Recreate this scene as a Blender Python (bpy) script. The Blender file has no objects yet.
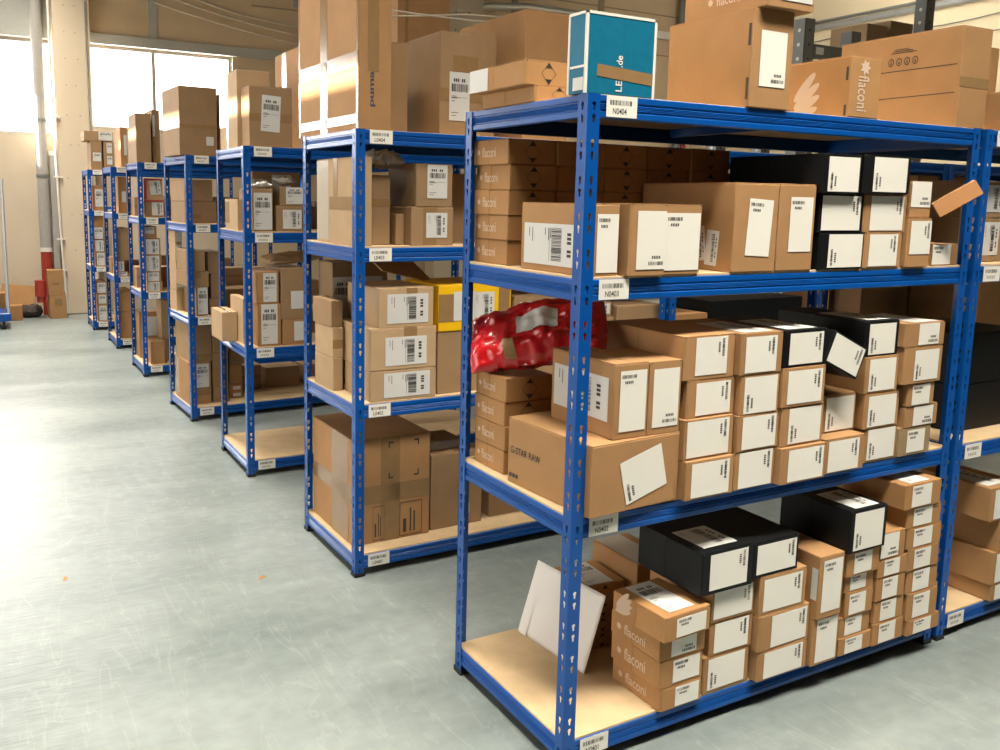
import bpy, bmesh, math, random
from mathutils import Matrix, Vector

SC = bpy.context.scene
COL = SC.collection
rnd = random.Random(11)

# ------------------------------------------------------------------ camera, world, light, exposure
cam_d = bpy.data.cameras.new('camera')
cam = bpy.data.objects.new('camera', cam_d)
COL.objects.link(cam)
cam_d.sensor_width = 36.0
cam_d.lens = 874.0072 * 36.0 / 1000.0
cam_d.shift_x = 0.046533
cam_d.shift_y = -0.05029
cam_d.clip_end = 100
yaw, pitch, roll = 0.5001, -0.1417, 0.0179
cy, sy = math.cos(yaw), math.sin(yaw)
fw = Vector((sy * math.cos(pitch), cy * math.cos(pitch), math.sin(pitch)))
r0 = Vector((cy, -sy, 0)); u0 = r0.cross(fw)
rt = math.cos(roll) * r0 + math.sin(roll) * u0
up = -math.sin(roll) * r0 + math.cos(roll) * u0
cam.matrix_world = Matrix(((rt.x, up.x, -fw.x, -1.4492), (rt.y, up.y, -fw.y, -1.9291), (rt.z, up.z, -fw.z, 1.6914), (0, 0, 0, 1)))
SC.camera = cam

SC.view_settings.view_transform = 'Standard'
SC.view_settings.look = 'None'
SC.view_settings.gamma = 1.0
SC.view_settings.use_curve_mapping = False
SC.view_settings.exposure = 0.09

wd = bpy.data.worlds.new('sky'); SC.world = wd; wd.use_nodes = True
bg = wd.node_tree.nodes['Background']
bg.inputs[0].default_value = (1.0, 0.97, 0.92, 1); bg.inputs[1].default_value = 7.0

def area(name, loc, target, sx, sy_, power, color, spread=180):
    d = bpy.data.lights.new(name, 'AREA'); d.shape = 'RECTANGLE'; d.size = sx; d.size_y = sy_
    d.energy = power; d.color = color
    d.spread = math.radians(spread)
    o = bpy.data.objects.new(name, d); COL.objects.link(o); o.location = loc
    o.rotation_euler = (Vector(target) - Vector(loc)).to_track_quat('-Z', 'Y').to_euler()
    return o

sun_d = bpy.data.lights.new('low_sun', 'SUN'); sun_d.energy = 26.0; sun_d.angle = math.radians(0.6); sun_d.color = (1, .93, .8)
sun = bpy.data.objects.new('low_sun', sun_d); COL.objects.link(sun)
sun.rotation_euler = Vector((1.0, -0.16, -0.24)).to_track_quat('-Z', 'Y').to_euler()

WARM = (1.0, .93, .80)
area('ceiling_lamp', (0.4, -1.35, 5.2), (0.7, -.35, 0), 4.0, .35, 132, WARM, 78)
area('ceiling_lamp', (1.2, .55, 5.2), (1.2, 1.0, 0), 4.5, .35, 75, WARM, 110)
area('ceiling_lamp', (-.9, 4.0, 5.2), (-.9, 4.0, 0), .35, 5.0, 110, WARM, 80)
area('ceiling_lamp', (-.9, 8.8, 5.2), (-.9, 8.8, 0), .35, 4.0, 210, WARM, 120)
area('ceiling_lamp', (8.5, 6.0, 5.2), (11, 7.0, 2.5), .35, 6.0, 260, WARM)
area('left_fill', (-5.6, 2.8, 1.7), (0, 2.4, 1.3), 6.0, 3.2, 210, (1.0, .91, .80))  # added warm fill in front of the solid left wall; no doorway there
area('daylight_window', (1.1, 12.0, 3.2), (0.6, 4, 1.2), 2.0, 1.1, 200, (1, .97, .93))
area('daylight_window', (-2.6, 12.0, 3.2), (-2.0, 4, 1.2), 4.0, 1.2, 210, (1, .97, .93))

# ------------------------------------------------------------------ materials
MATS = {}
def mat(name, color, rough=.6, metal=0.0, spec=.5, noise=0.0, nscale=20, bump=0.0, bscale=200, wave=0.0, coat=0.0):
    if name in MATS: return MATS[name]
    m = bpy.data.materials.new(name); m.use_nodes = True
    nt = m.node_tree; b = nt.nodes['Principled BSDF']
    b.inputs['Base Color'].default_value = (*color, 1); b.inputs['Roughness'].default_value = rough
    b.inputs['Metallic'].default_value = metal; b.inputs['Specular IOR Level'].default_value = spec
    b.inputs['Coat Weight'].default_value = coat; b.inputs['Coat Roughness'].default_value = .15
    tc = nt.nodes.new('ShaderNodeTexCoord')
    if noise:
        n = nt.nodes.new('ShaderNodeTexNoise'); n.inputs['Scale'].default_value = nscale; n.inputs['Detail'].default_value = 5
        nt.links.new(tc.outputs['Object'], n.inputs['Vector'])
        oi = nt.nodes.new('ShaderNodeObjectInfo')
        ad = nt.nodes.new('ShaderNodeMath'); ad.operation = 'MULTIPLY_ADD'; ad.inputs[1].default_value = .35; ad.inputs[2].default_value = -.17
        nt.links.new(oi.outputs['Random'], ad.inputs[0])
        ad2 = nt.nodes.new('ShaderNodeMath'); ad2.operation = 'ADD'
        nt.links.new(n.outputs['Fac'], ad2.inputs[0]); nt.links.new(ad.outputs[0], ad2.inputs[1])
        mr = nt.nodes.new('ShaderNodeMapRange'); mr.inputs['From Min'].default_value = .2; mr.inputs['From Max'].default_value = .8
        mr.inputs['To Min'].default_value = 1 - noise; mr.inputs['To Max'].default_value = 1 + noise
        nt.links.new(ad2.outputs[0], mr.inputs['Value'])
        mx = nt.nodes.new('ShaderNodeVectorMath'); mx.operation = 'SCALE'; mx.inputs[0].default_value = color
        nt.links.new(mr.outputs[0], mx.inputs['Scale']); nt.links.new(mx.outputs[0], b.inputs['Base Color'])
    if bump or wave:
        bp = nt.nodes.new('ShaderNodeBump'); bp.inputs['Strength'].default_value = bump or wave; bp.inputs['Distance'].default_value = .004
        if wave:
            w = nt.nodes.new('ShaderNodeTexWave'); w.bands_direction = 'Z'; w.inputs['Scale'].default_value = 40; w.inputs['Distortion'].default_value = .6
            nt.links.new(tc.outputs['Object'], w.inputs['Vector']); nt.links.new(w.outputs['Fac'], bp.inputs['Height'])
        else:
            n2 = nt.nodes.new('ShaderNodeTexNoise'); n2.inputs['Scale'].default_value = bscale; n2.inputs['Detail'].default_value = 4
            nt.links.new(tc.outputs['Object'], n2.inputs['Vector']); nt.links.new(n2.outputs['Fac'], bp.inputs['Height'])
        nt.links.new(bp.outputs[0], b.inputs['Normal'])
    MATS[name] = m
    return m

KR = {0: mat('kraft', (.375, .208, .092), .75, spec=.25, noise=.10, nscale=9, bump=.10, bscale=60),
      1: mat('kraft_pale', (.43, .295, .17), .75, spec=.25, noise=.09, nscale=9, bump=.10, bscale=60),
      2: mat('kraft_orange', (.39, .208, .084), .72, spec=.25, noise=.09, nscale=9, bump=.10, bscale=60),
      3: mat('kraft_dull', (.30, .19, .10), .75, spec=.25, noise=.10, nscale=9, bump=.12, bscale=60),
      4: mat('black_card', (.005, .006, .007), .5, spec=.22, noise=.2, nscale=12),
      5: mat('yellow_card', (.80, .46, .0), .55, noise=.05),
      6: mat('teal_card', (.0, .135, .235), .5, spec=.35, noise=.12, nscale=40),
      7: mat('kraft_grey', (.33, .23, .125), .45, noise=.15, nscale=14),
      8: mat('kraft_rosy', (.45, .27, .14), .75, noise=.09)}
M_WHITE = mat('paper_white', (.77, .75, .69), .55, spec=.3, noise=.03, nscale=8, bump=.10, bscale=14)
M_SHIP = mat('paper_grey', (.60, .60, .58), .5, spec=.3, noise=.03, nscale=8)
M_INK = mat('ink_black', (.025, .024, .022), .6)
M_PWHITE = mat('print_white', (.58, .44, .33), .7)
M_TAPE = mat('tape_brown', (.27, .165, .075), .22, spec=.5, noise=.08, bump=.10, bscale=50)
M_FILM = mat('clear_film', (.50, .45, .38), .16, spec=.7, bump=.5, bscale=28)
M_BLUE = mat('blue_paint', (.0, .072, .33), .33, spec=.38, noise=.04, nscale=30, coat=.12)
M_FOOT = mat('black_plastic', (.012, .012, .013), .5)
M_BOARD = mat('chipboard', (.55, .40, .235), .7, spec=.25, noise=.12, nscale=14, bump=.10, bscale=160)
M_EDGE = mat('white_edge', (.75, .72, .66), .5)
M_RED = mat('print_red', (.45, .06, .05), .6)
M_PUMA = mat('print_navy', (.04, .06, .10), .6)

# ------------------------------------------------------------------ mesh helpers
class MB:
    def __init__(self): self.v = []; self.f = []; self.mi = []; self.ms = []
    def slot(self, m):
        if m not in self.ms: self.ms.append(m)
        return self.ms.index(m)
    def poly(self, pts, m):
        k = len(self.v); self.v += [tuple(p) for p in pts]; self.f.append(tuple(range(k, k + len(pts)))); self.mi.append(self.slot(m))
    def faces(self, vs, fs, m):
        k = len(self.v); s = self.slot(m); self.v += [tuple(p) for p in vs]
        for f in fs: self.f.append(tuple(i + k for i in f)); self.mi.append(s)
    def box(self, x0, x1, y0, y1, z0, z1, m, c=0.0):
        if c <= 0:
            vs = [(x, y, z) for x in (x0, x1) for y in (y0, y1) for z in (z0, z1)]
            self.faces(vs, [(0, 1, 3, 2), (4, 6, 7, 5), (0, 4, 5, 1), (2, 3, 7, 6), (0, 2, 6, 4), (1, 5, 7, 3)], m); return
        c = min(c, (x1 - x0) / 3, (y1 - y0) / 3, (z1 - z0) / 3)
        lo = (x0, y0, z0); hi = (x1, y1, z1); vs = []; idx = {}
        for sx in (0, 1):
            for sy_ in (0, 1):
                for sz in (0, 1):
                    s = (sx, sy_, sz)
                    for ax in range(3):
                        p = [(hi[i] if s[i] else lo[i]) if i == ax else ((hi[i] - c) if s[i] else (lo[i] + c)) for i in range(3)]
                        idx[s, ax] = len(vs); vs.append(tuple(p))
        fs = []
        for ax in range(3):
            a, b = [i for i in range(3) if i != ax]
            for sd in (0, 1):
                q = []
                for (i, j) in ((0, 0), (1, 0), (1, 1), (0, 1)):
                    s = [0, 0, 0]; s[ax] = sd; s[a] = i; s[b] = j; q.append(idx[tuple(s), ax])
                fs.append(tuple(q))
            for i in (0, 1):
                for j in (0, 1):
                    s0 = [0, 0, 0]; s1 = [0, 0, 0]; s0[a] = s1[a] = i; s0[b] = s1[b] = j; s0[ax] = 0; s1[ax] = 1
                    s0, s1 = tuple(s0), tuple(s1)
                    fs.append((idx[s0, a], idx[s1, a], idx[s1, b], idx[s0, b]))
        for s in [(i, j, k) for i in (0, 1) for j in (0, 1) for k in (0, 1)]:
            fs.append((idx[s, 0], idx[s, 1], idx[s, 2]))
        self.faces(vs, fs, m)
    def tube(self, pts, r, m, n=8, caps=True):
        pts = [Vector(p) for p in pts]; rings = []
        for i, p in enumerate(pts):
            t = (pts[min(i + 1, len(pts) - 1)] - pts[max(i - 1, 0)]).normalized()
            a = Vector((0, 0, 1)) if abs(t.z) < .9 else Vector((1, 0, 0))
            e1 = t.cross(a).normalized(); e2 = t.cross(e1)
            rings.append([p + r * (math.cos(2 * math.pi * k / n) * e1 + math.sin(2 * math.pi * k / n) * e2) for k in range(n)])
        vs = [q for rg in rings for q in rg]
        fs = [(i * n + k, i * n + (k + 1) % n, (i + 1) * n + (k + 1) % n, (i + 1) * n + k) for i in range(len(pts) - 1) for k in range(n)]
        if caps: fs += [tuple(range(n)), tuple(range((len(pts) - 1) * n, len(pts) * n))]
        self.faces(vs, fs, m)
    def prism(self, prof, axis, a0, a1, m):
        """profile points (p,q) swept along x ('x': p=y,q=z) or y ('y': p=x,q=z) or z ('z': p=x,q=y)"""
        def P(p, q, a): return (a, p, q) if axis == 'x' else ((p, a, q) if axis == 'y' else (p, q, a))
        n = len(prof); vs = [P(p, q, a0) for p, q in prof] + [P(p, q, a1) for p, q in prof]
        fs = [(i, (i + 1) % n, n + (i + 1) % n, n + i) for i in range(n)] + [tuple(range(n)), tuple(range(n, 2 * n))]
        self.faces(vs, fs, m)
    def mesh(self, name, smooth=False):
        me = bpy.data.meshes.new(name); me.from_pydata(self.v, [], self.f)
        for m in self.ms: me.materials.append(m)
        me.polygons.foreach_set('material_index', self.mi)
        bm = bmesh.new(); bm.from_mesh(me); bmesh.ops.recalc_face_normals(bm, faces=bm.faces); bm.to_mesh(me); bm.free()
        if smooth: me.polygons.foreach_set('use_smooth', [True] * len(me.polygons))
        me.update(); return me
    def build(self, name, parent=None, smooth=False):
        o = bpy.data.objects.new(name, self.mesh(name, smooth)); COL.objects.link(o)
        if parent: o.parent = parent
        return o

def tag(o, label, cat, group=None):
    o['label'] = label; o['category'] = cat
    if group: o['group'] = group
    return o
def empty(name, loc, rz=0.0):
    o = bpy.data.objects.new(name, None); COL.objects.link(o); o.location = loc; o.rotation_euler = (0, 0, rz); o.empty_display_size = .1
    return o
def struct(o): o['kind'] = 'structure'; return o

_txt = {}
def text_mesh(s):
    if s not in _txt:
        cu = bpy.data.curves.new('lettering', 'FONT'); cu.body = s; cu.size = 1; cu.offset = .012
        o = bpy.data.objects.new('lettering', cu); COL.objects.link(o)
        dg = bpy.context.evaluated_depsgraph_get()
        me = bpy.data.meshes.new_from_object(o.evaluated_get(dg))
        vs = [(v.co.x, v.co.y) for v in me.vertices]; fs = [tuple(p.vertices) for p in me.polygons]
        x0 = min(v[0] for v in vs); x1 = max(v[0] for v in vs); y0 = min(v[1] for v in vs); y1 = max(v[1] for v in vs)
        vs = [((x - x0) / (x1 - x0), (y - y0) / (y1 - y0)) for x, y in vs]
        bpy.data.objects.remove(o); bpy.data.meshes.remove(me); bpy.data.curves.remove(cu)
        _txt[s] = (vs, fs)
    return _txt[s]

# ------------------------------------------------------------------ the hall
def m_floor():
    m = bpy.data.materials.new('concrete_floor'); m.use_nodes = True; nt = m.node_tree; b = nt.nodes['Principled BSDF']
    N = nt.nodes.new; L = nt.links.new
    tc = N('ShaderNodeTexCoord')
    n1 = N('ShaderNodeTexNoise'); n1.inputs['Scale'].default_value = .9; n1.inputs['Detail'].default_value = 8; n1.inputs['Roughness'].default_value = .62
    mp = N('ShaderNodeMapping'); mp.inputs['Rotation'].default_value = (0, 0, .5); mp.inputs['Scale'].default_value = (.6, 1.6, 1)
    L(tc.outputs['Object'], mp.inputs[0]); L(mp.outputs[0], n1.inputs['Vector'])
    cr = N('ShaderNodeValToRGB'); e = cr.color_ramp.elements
    e[0].position = .28; e[0].color = (.135, .165, .162, 1); e[1].position = .70; e[1].color = (.285, .32, .308, 1)
    L(n1.outputs['Fac'], cr.inputs[0])
    # thin curved trowel marks and scratches
    mp2 = N('ShaderNodeMapping'); mp2.inputs['Scale'].default_value = (4.5, .7, 1); mp2.inputs['Rotation'].default_value = (0, 0, -.5)
    L(tc.outputs['Object'], mp2.inputs[0])
    n2 = N('ShaderNodeTexNoise'); n2.inputs['Scale'].default_value = 1.6; n2.inputs['Detail'].default_value = 3; n2.inputs['Distortion'].default_value = 1.3
    L(mp2.outputs[0], n2.inputs['Vector'])
    sb = N('ShaderNodeMath'); sb.operation = 'SUBTRACT'; sb.inputs[1].default_value = .5; L(n2.outputs['Fac'], sb.inputs[0])
    ab = N('ShaderNodeMath'); ab.operation = 'ABSOLUTE'; L(sb.outputs[0], ab.inputs[0])
    mr = N('ShaderNodeMapRange'); mr.inputs['From Min'].default_value = 0; mr.inputs['From Max'].default_value = .012; mr.inputs['To Min'].default_value = .13; mr.inputs['To Max'].default_value = 0
    L(ab.outputs[0], mr.inputs['Value'])
    mx = N('ShaderNodeMix'); mx.data_type = 'RGBA'; mx.inputs['B'].default_value = (.52, .54, .50, 1)
    L(mr.outputs[0], mx.inputs['Factor']); L(cr.outputs[0], mx.inputs['A'])
    n4 = N('ShaderNodeTexNoise'); n4.inputs['Scale'].default_value = 14; n4.inputs['Detail'].default_value = 6; L(tc.outputs['Object'], n4.inputs['Vector'])
    mr4 = N('ShaderNodeMapRange'); mr4.inputs['From Min'].default_value = .3; mr4.inputs['From Max'].default_value = .7; mr4.inputs['To Min'].default_value = .9; mr4.inputs['To Max'].default_value = 1.08
    L(n4.outputs['Fac'], mr4.inputs['Value'])
    sc = N('ShaderNodeVectorMath'); sc.operation = 'SCALE'; L(mx.outputs['Result'], sc.inputs[0]); L(mr4.outputs[0], sc.inputs['Scale'])
    L(sc.outputs[0], b.inputs['Base Color'])
    mr5 = N('ShaderNodeMapRange'); mr5.inputs['From Min'].default_value = .3; mr5.inputs['From Max'].default_value = .7; mr5.inputs['To Min'].default_value = .31; mr5.inputs['To Max'].default_value = .38
    L(n1.outputs['Fac'], mr5.inputs['Value']); L(mr5.outputs[0], b.inputs['Roughness'])
    n3 = N('ShaderNodeTexNoise'); n3.inputs['Scale'].default_value = 13; n3.inputs['Detail'].default_value = 7; n3.inputs['Distortion'].default_value = .8
    mp3 = N('ShaderNodeMapping'); mp3.inputs['Rotation'].default_value = (0, 0, .9); mp3.inputs['Scale'].default_value = (.5, 2.6, 1)
    L(tc.outputs['Object'], mp3.inputs[0]); L(mp3.outputs[0], n3.inputs['Vector'])
    bp = N('ShaderNodeBump'); bp.inputs['Strength'].default_value = .13; bp.inputs['Distance'].default_value = .02
    L(n3.outputs['Fac'], bp.inputs['Height']); L(bp.outputs[0], b.inputs['Normal'])
    b.inputs['Specular IOR Level'].default_value = .42
    return m
M_FLOOR = m_floor()
M_WALL = mat('wall_tan', (.62, .48, .31), .8, noise=.08, nscale=2.2)
M_WALLP = mat('wall_pale', (.62, .52, .39), .8, noise=.06, nscale=1.8)
M_WALLR = mat('wall_cream', (.66, .56, .38), .8, noise=.05, nscale=1.5)
M_LINTEL = mat('lintel_grey', (.42, .42, .38), .6, noise=.05)
M_SEAM = mat('panel_seam', (.34, .26, .17), .8)
M_GREY = mat('grey_metal', (.20, .21, .20), .45, metal=.3, noise=.05)
M_PIPE = mat('grey_pipe', (.36, .34, .31), .5, noise=.05)
M_PIPER = mat('red_pipe', (.34, .035, .02), .45)
M_CEIL = mat('ceiling_grey', (.30, .29, .26), .9)
M_WALLB = mat('wall_brown', (.28, .22, .15), .85)
M_CABLE = mat('pale_cable', (.66, .60, .50), .6)
M_SILVER = mat('galvanised', (.55, .57, .58), .35, metal=.7)
M_DARK = mat('flat_dark', (.06, .045, .035), .8)  # flat dark colour for print, the bag, and slits and holes left uncut

XL, XR, YB, YF, ZC = -6.2, 11.4, 11.69, -7.5, 6.2
b = MB(); b.poly([(XL, YF, 0), (XR, YF, 0), (XR, YB + .3, 0), (XL, YB + .3, 0)], M_FLOOR); struct(b.build('floor'))
b = MB(); b.box(XL - .3, XR + .3, YF - .3, YB + .6, ZC, ZC + .2, M_CEIL); struct(b.build('ceiling'))
b = MB()      # back wall with two window openings
b.box(XL - .2, XR + .2, YB, YB + .25, 3.78, ZC, M_WALL)
b.box(XL - .2, -.28, YB, YB + .25, 0, 2.47, M_WALLP)
b.box(-.28, .04, YB, YB + .25, 0, 3.78, M_WALLP)
b.box(.04, 2.1, YB, YB + .25, 0, 2.6, M_WALLP)
b.box(2.1, XR + .2, YB, YB + .25, 0, 3.78, M_WALL)
for x in (.95, 3.3, 5.2, 7.1, 9.0):
    b.box(x - .06, x + .06, YB - .03, YB + .01, 3.92, ZC, M_SEAM if x > 1 else M_LINTEL)
b.box(.05, 4.2, YB - .05, YB + .01, 3.78, 3.92, M_LINTEL); b.box(XL, -.42, YB - .05, YB + .01, 3.78, ZC, M_LINTEL)
for z in (4.55, 5.3): b.box(2.4, XR, YB - .012, YB + .01, z, z + .02, M_SEAM)
struct(b.build('wall_back'))
b = MB(); b.box(-.41, .065, YB - .32, YB + .02, 0, ZC, M_WALLP, .015)
for z in (.9, 1.4, 1.9, 2.35, 2.75, 3.15, 3.5, 3.85, 4.2):
    for x in (-.26 + .03 * math.sin(z * 9), -.12 + .02 * math.cos(z * 7)): b.tube([(x, YB - .323, z), (x, YB - .318, z)], .009, M_SEAM, 8)
struct(b.build('trim_1'))
def m_glass():
    m = bpy.data.materials.new('window_glass'); m.use_nodes = True; nt = m.node_tree
    for n in list(nt.nodes): nt.nodes.remove(n)
    o = nt.nodes.new('ShaderNodeOutputMaterial'); t = nt.nodes.new('ShaderNodeBsdfTransparent'); g = nt.nodes.new('ShaderNodeBsdfGlossy')
    g.inputs['Roughness'].default_value = .05; mx = nt.nodes.new('ShaderNodeMixShader'); mx.inputs[0].default_value = .06
    nt.links.new(t.outputs[0], mx.inputs[1]); nt.links.new(g.outputs[0], mx.inputs[2]); nt.links.new(mx.outputs[0], o.inputs[0])
    return m
M_GLASS = m_glass()
def window(name, x0, x1, z0, z1, mull):
    w = MB(); t = .05
    w.box(x0, x1, YB + .06, YB + .12, z0, z0 + t, M_PIPE); w.box(x0, x1, YB + .06, YB + .12, z1 - t, z1, M_PIPE)
    for x in [x0 + t / 2, x1 - t / 2] + mull: w.box(x - t / 2, x + t / 2, YB + .058, YB + .122, z0 + .001, z1 - .001, M_PIPE)
    o = struct(w.build(name))
    g = MB(); g.box(x0 + .02, x1 - .02, YB + .085, YB + .091, z0 + .02, z1 - .02, M_GLASS); p = g.build('window_pane', o); p['kind'] = 'structure'
window('window_1', XL + .5, -.28, 2.47, 3.78, [-4.2, -2.6, -1.2])
window('window_2', .04, 2.1, 2.6, 3.78, [.955])
b = MB()      # left wall with a strip window high up
b.box(XL - .2, XL, YF, YB + .2, 0, 3.66, M_WALLB); b.box(XL - .2, XL, YF, YB + .2, 3.78, ZC, M_WALLB)
b.box(XL - .2, XL, YF, 2.5, 3.66, 3.78, M_WALLB); b.box(XL - .2, XL, 9.4, YB + .2, 3.66, 3.78, M_WALLB)
struct(b.build('wall_left'))
b = MB(); b.box(XR, XR + .2, YF, YB + .2, 0, ZC, M_WALLR)
struct(b.build('wall_right'))
b = MB(); b.box(XL - .2, XR + .2, YF - .2, YF, 0, ZC, M_WALLB); struct(b.build('wall_front'))

# pipes, conduits and cables on the walls
b = MB(); b.tube([(XR - .06, .5, 4.70), (XR - .06, YB - .1, 4.70)], .05, M_SILVER, 10); b.tube([(XR - .04, .5, 4.80), (XR - .04, YB - .1, 4.80)], .025, M_GREY, 8)
tag(b.build('wall_conduit'), 'long grey conduit rising along the cream side wall', 'pipe')
for i, (z, l) in enumerate(((4.45, 'upper thin dark cable on the cream side wall, below the conduit'), (4.25, 'lower thin dark cable on the cream side wall, below the conduit'))):
    b = MB(); pts = [(XR - .03, y, z + .05 * math.sin(y * 1.7 + i)) for y in [k * .5 for k in range(2, 23)]]
    b.tube(pts, .009, M_GREY, 6); tag(b.build('wall_cable'), l, 'cable')
b = MB(); b.tube([(3.0, YB - .22, 4.62), (7.2, YB - .22, 5.06), (9.6, YB - .22, 5.06)], .06, M_SILVER, 10)
b.tube([(5.9, YB - .22, 4.93), (5.9, YB - .02, 4.8)], .03, M_GREY, 8)
tag(b.build('wall_conduit'), 'grey pipe with bracket on the tan back wall, above open-lid carton', 'pipe')
b = MB(); b.tube([(11.02, YB - .2, 0), (11.02, YB - .2, ZC)], .055, M_PIPER, 12); tag(b.build('standpipe'), 'red vertical pipe on the back wall, between the teal and plain cartons', 'pipe')
b = MB(); b.tube([(10.82, YB - .2, 0), (10.82, YB - .2, ZC)], .07, M_GREY, 12); tag(b.build('standpipe'), 'dark grey vertical pipe beside the red one, above the plain carton', 'pipe')
b = MB(); b.box(9.9, 11.2, YB - .1, YB - .02, 4.86, 5.0, M_EDGE, .01); tag(b.build('cable_tray'), 'white horizontal cable tray on back wall beside the teal carton', 'tray')
for i, (a, c, sag, l) in enumerate((((.98, 4.42), (3.6, 4.0), .05, 'lowest of three pale cables sagging on the wall above the windows'),
                                     ((1.25, 4.5), (3.6, 4.15), .06, 'middle of three pale cables sagging on the wall above the windows'),
                                     ((1.5, 4.55), (3.6, 4.32), .09, 'highest of three pale cables sagging on the wall above the windows'))):
    b = MB(); b.tube([(a[0] + (c[0] - a[0]) * t, YB - .07, a[1] + (c[1] - a[1]) * t - sag * 4 * t * (1 - t)) for t in [k / 12 for k in range(13)]], .012, M_CABLE, 6)
    tag(b.build('wall_cable'), l, 'cable', 'cables above the windows')
# pipes beside the pillar
b = MB(); b.tube([(-.60, YB - .22, .9), (-.60, YB - .22, ZC)], .075, M_PIPE, 14); b.tube([(-.60, YB - .22, .0), (-.60, YB - .22, .9)], .072, M_PIPER, 14); b.tube([(-.60, YB - .22, .88), (-.60, YB - .22, .94)], .082, M_EDGE, 14)
for z in (1.9, 2.65): b.tube([(-.60, YB - .22, z), (-.60, YB - .22, z + .04)], .085, M_GREY, 14)
tag(b.build('drain_pipe'), 'tall grey vertical pipe with red bottom section, crossing the window beside the pillar', 'pipe')
b = MB(); b.box(-.51, -.425, YB - .26, YB - .14, .45, 2.25, M_PIPE, .008); b.box(-.515, -.42, YB - .265, YB - .135, 2.2, 2.26, M_EDGE)
tag(b.build('cable_duct'), 'flat grey boxed duct between the red-footed pipe and the pillar', 'duct')
b = MB(); b.tube([(-.455, YB - .36, ZC), (-.45, YB - .36, 3.0), (-.42, YB - .36, 1.2), (-.37, YB - .36, 0.02)], .016, M_EDGE, 8)
for z in (.62, 1.05, 1.9, 2.7): b.box(-.47, -.36, YB - .375, YB - .33, z, z + .02, M_EDGE)
tag(b.build('thin_conduit'), 'thin white conduit slanting down the edge of the pale pillar', 'pipe')
b = MB(); b.tube([(.0, YB - .345, 4.6), (.02, YB - .345, 1.55), (.03, YB - .345, 1.5)], .012, M_PIPE, 6); tag(b.build('pillar_cable'), 'thin grey cable running down the face of the pale pillar', 'cable')
b = MB(); b.box(-.04, .26, YB - .42, YB - .325, 1.38, 1.51, M_BLUE, .006); b.box(.03, .045, YB - .425, YB - .32, 1.37, 1.52, M_EDGE)
tag(b.build('blue_beam_piece'), 'small blue beam piece set across the pale pillar', 'beam')  # added piece for a further rack's blue beam end, not a pillar fitting

# ------------------------------------------------------------------ racks
H, D, LEN = 1.98, .6647, 1.7675
FLW, FT = .042, .0022
def keyhole(cx, cz):
    p = []
    for k in range(9):
        a = math.radians(-50 + k * (280 / 8)); p.append((cx + .0065 * math.cos(a), cz + .005 + .0065 * math.sin(a)))
    p += [(cx - .0033, cz - .011), (cx + .0033, cz - .011)]
    return p
def flange_cell():
    bm = bmesh.new(); es = []
    loops = [[(0, 0), (FLW, 0), (FLW, .1), (0, .1)], keyhole(FLW * .52, .034), keyhole(FLW * .52, .067)]
    for lp in loops:
        vs = [bm.verts.new((x, y, 0)) for x, y in lp]
        es += [bm.edges.new((vs[i], vs[(i + 1) % len(vs)])) for i in range(len(vs))]
    bmesh.ops.triangle_fill(bm, edges=es, use_beauty=True)
    bm.verts.index_update(); V = [(v.co.x, v.co.y) for v in bm.verts]; F = [tuple(v.index for v in f.verts) for f in bm.faces]; bm.free()
    return V, F, loops
CELL = flange_cell()
def upright_mesh(fx, fy):
    """L section; fx, fy = +1/-1: which way the flanges run from the outer corner (0,0)"""
    b = MB(); V, F, loops = CELL; n = 20; s = H / (n * .1)
    for which in (0, 1):
        def P(u, t, z): return (fx * u, fy * t, z) if which == 0 else (fx * t, fy * u, z)
        for k in range(n):
            o = k * .1
            b.faces([P(u, 0, (w + o) * s) for u, w in V], F, M_BLUE); b.faces([P(u, FT, (w + o) * s) for u, w in V], F, M_BLUE)
            for lp in loops[1:]:
                m_ = len(lp); vs = [P(u, 0, (w + o) * s) for u, w in lp] + [P(u, FT, (w + o) * s) for u, w in lp]
                b.faces(vs, [(i, (i + 1) % m_, m_ + (i + 1) % m_, m_ + i) for i in range(m_)], M_BLUE)
        b.faces([P(FLW, 0, 0), P(FLW, FT, 0), P(FLW, FT, H), P(FLW, 0, H)], [(0, 1, 2, 3)], M_BLUE)
        b.faces([P(0, 0, H), P(FLW, 0, H), P(FLW, FT, H), P(0, FT, H)], [(0, 1, 2, 3)], M_BLUE)
    # rounded outer bend
    b.faces([(0, 0, 0), (-fx * .0012, fy * .003, 0), (-fx * .0012, fy * .003, H), (0, 0, H)], [(0, 1, 2, 3)], M_BLUE)
    return b.mesh('upright')
UPM = {(a, c): upright_mesh(a, c) for a in (1, -1) for c in (1, -1)}
def foot_mesh(fx, fy):
    b = MB(); x = sorted((-fx * .004, fx * .047)); y = sorted((-fy * .004, fy * .047))
    b.box(x[0], x[1], y[0], y[1], .0005, .006, M_FOOT, .001)
    a = sorted((-fx * .004, 0 - fx * .0015)); b.box(a[0], a[1], y[0], y[1], .0005, .018, M_FOOT); a = sorted((-fy * .004, 0 - fy * .0015)); b.box(x[0], x[1], a[0], a[1], .0005, .018, M_FOOT)
    return b.mesh('foot_cap')
FTM = {(a, c): foot_mesh(a, c) for a in (1, -1) for c in (1, -1)}
BH = .062
BP = [(0, -.004), (-.003, 0), (-.017, 0), (-.020, -.003), (-.023, -.003), (-.0255, 0), (-.0275, -.0022), (-.0295, 0), (-.0315, -.0022), (-.0335, 0), (-.0355, -.0022), (-.0375, 0), (-.040, -.003), (-.043, -.0028), (-.046, 0), (-.0595, 0), (-BH, -.003)]
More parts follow.
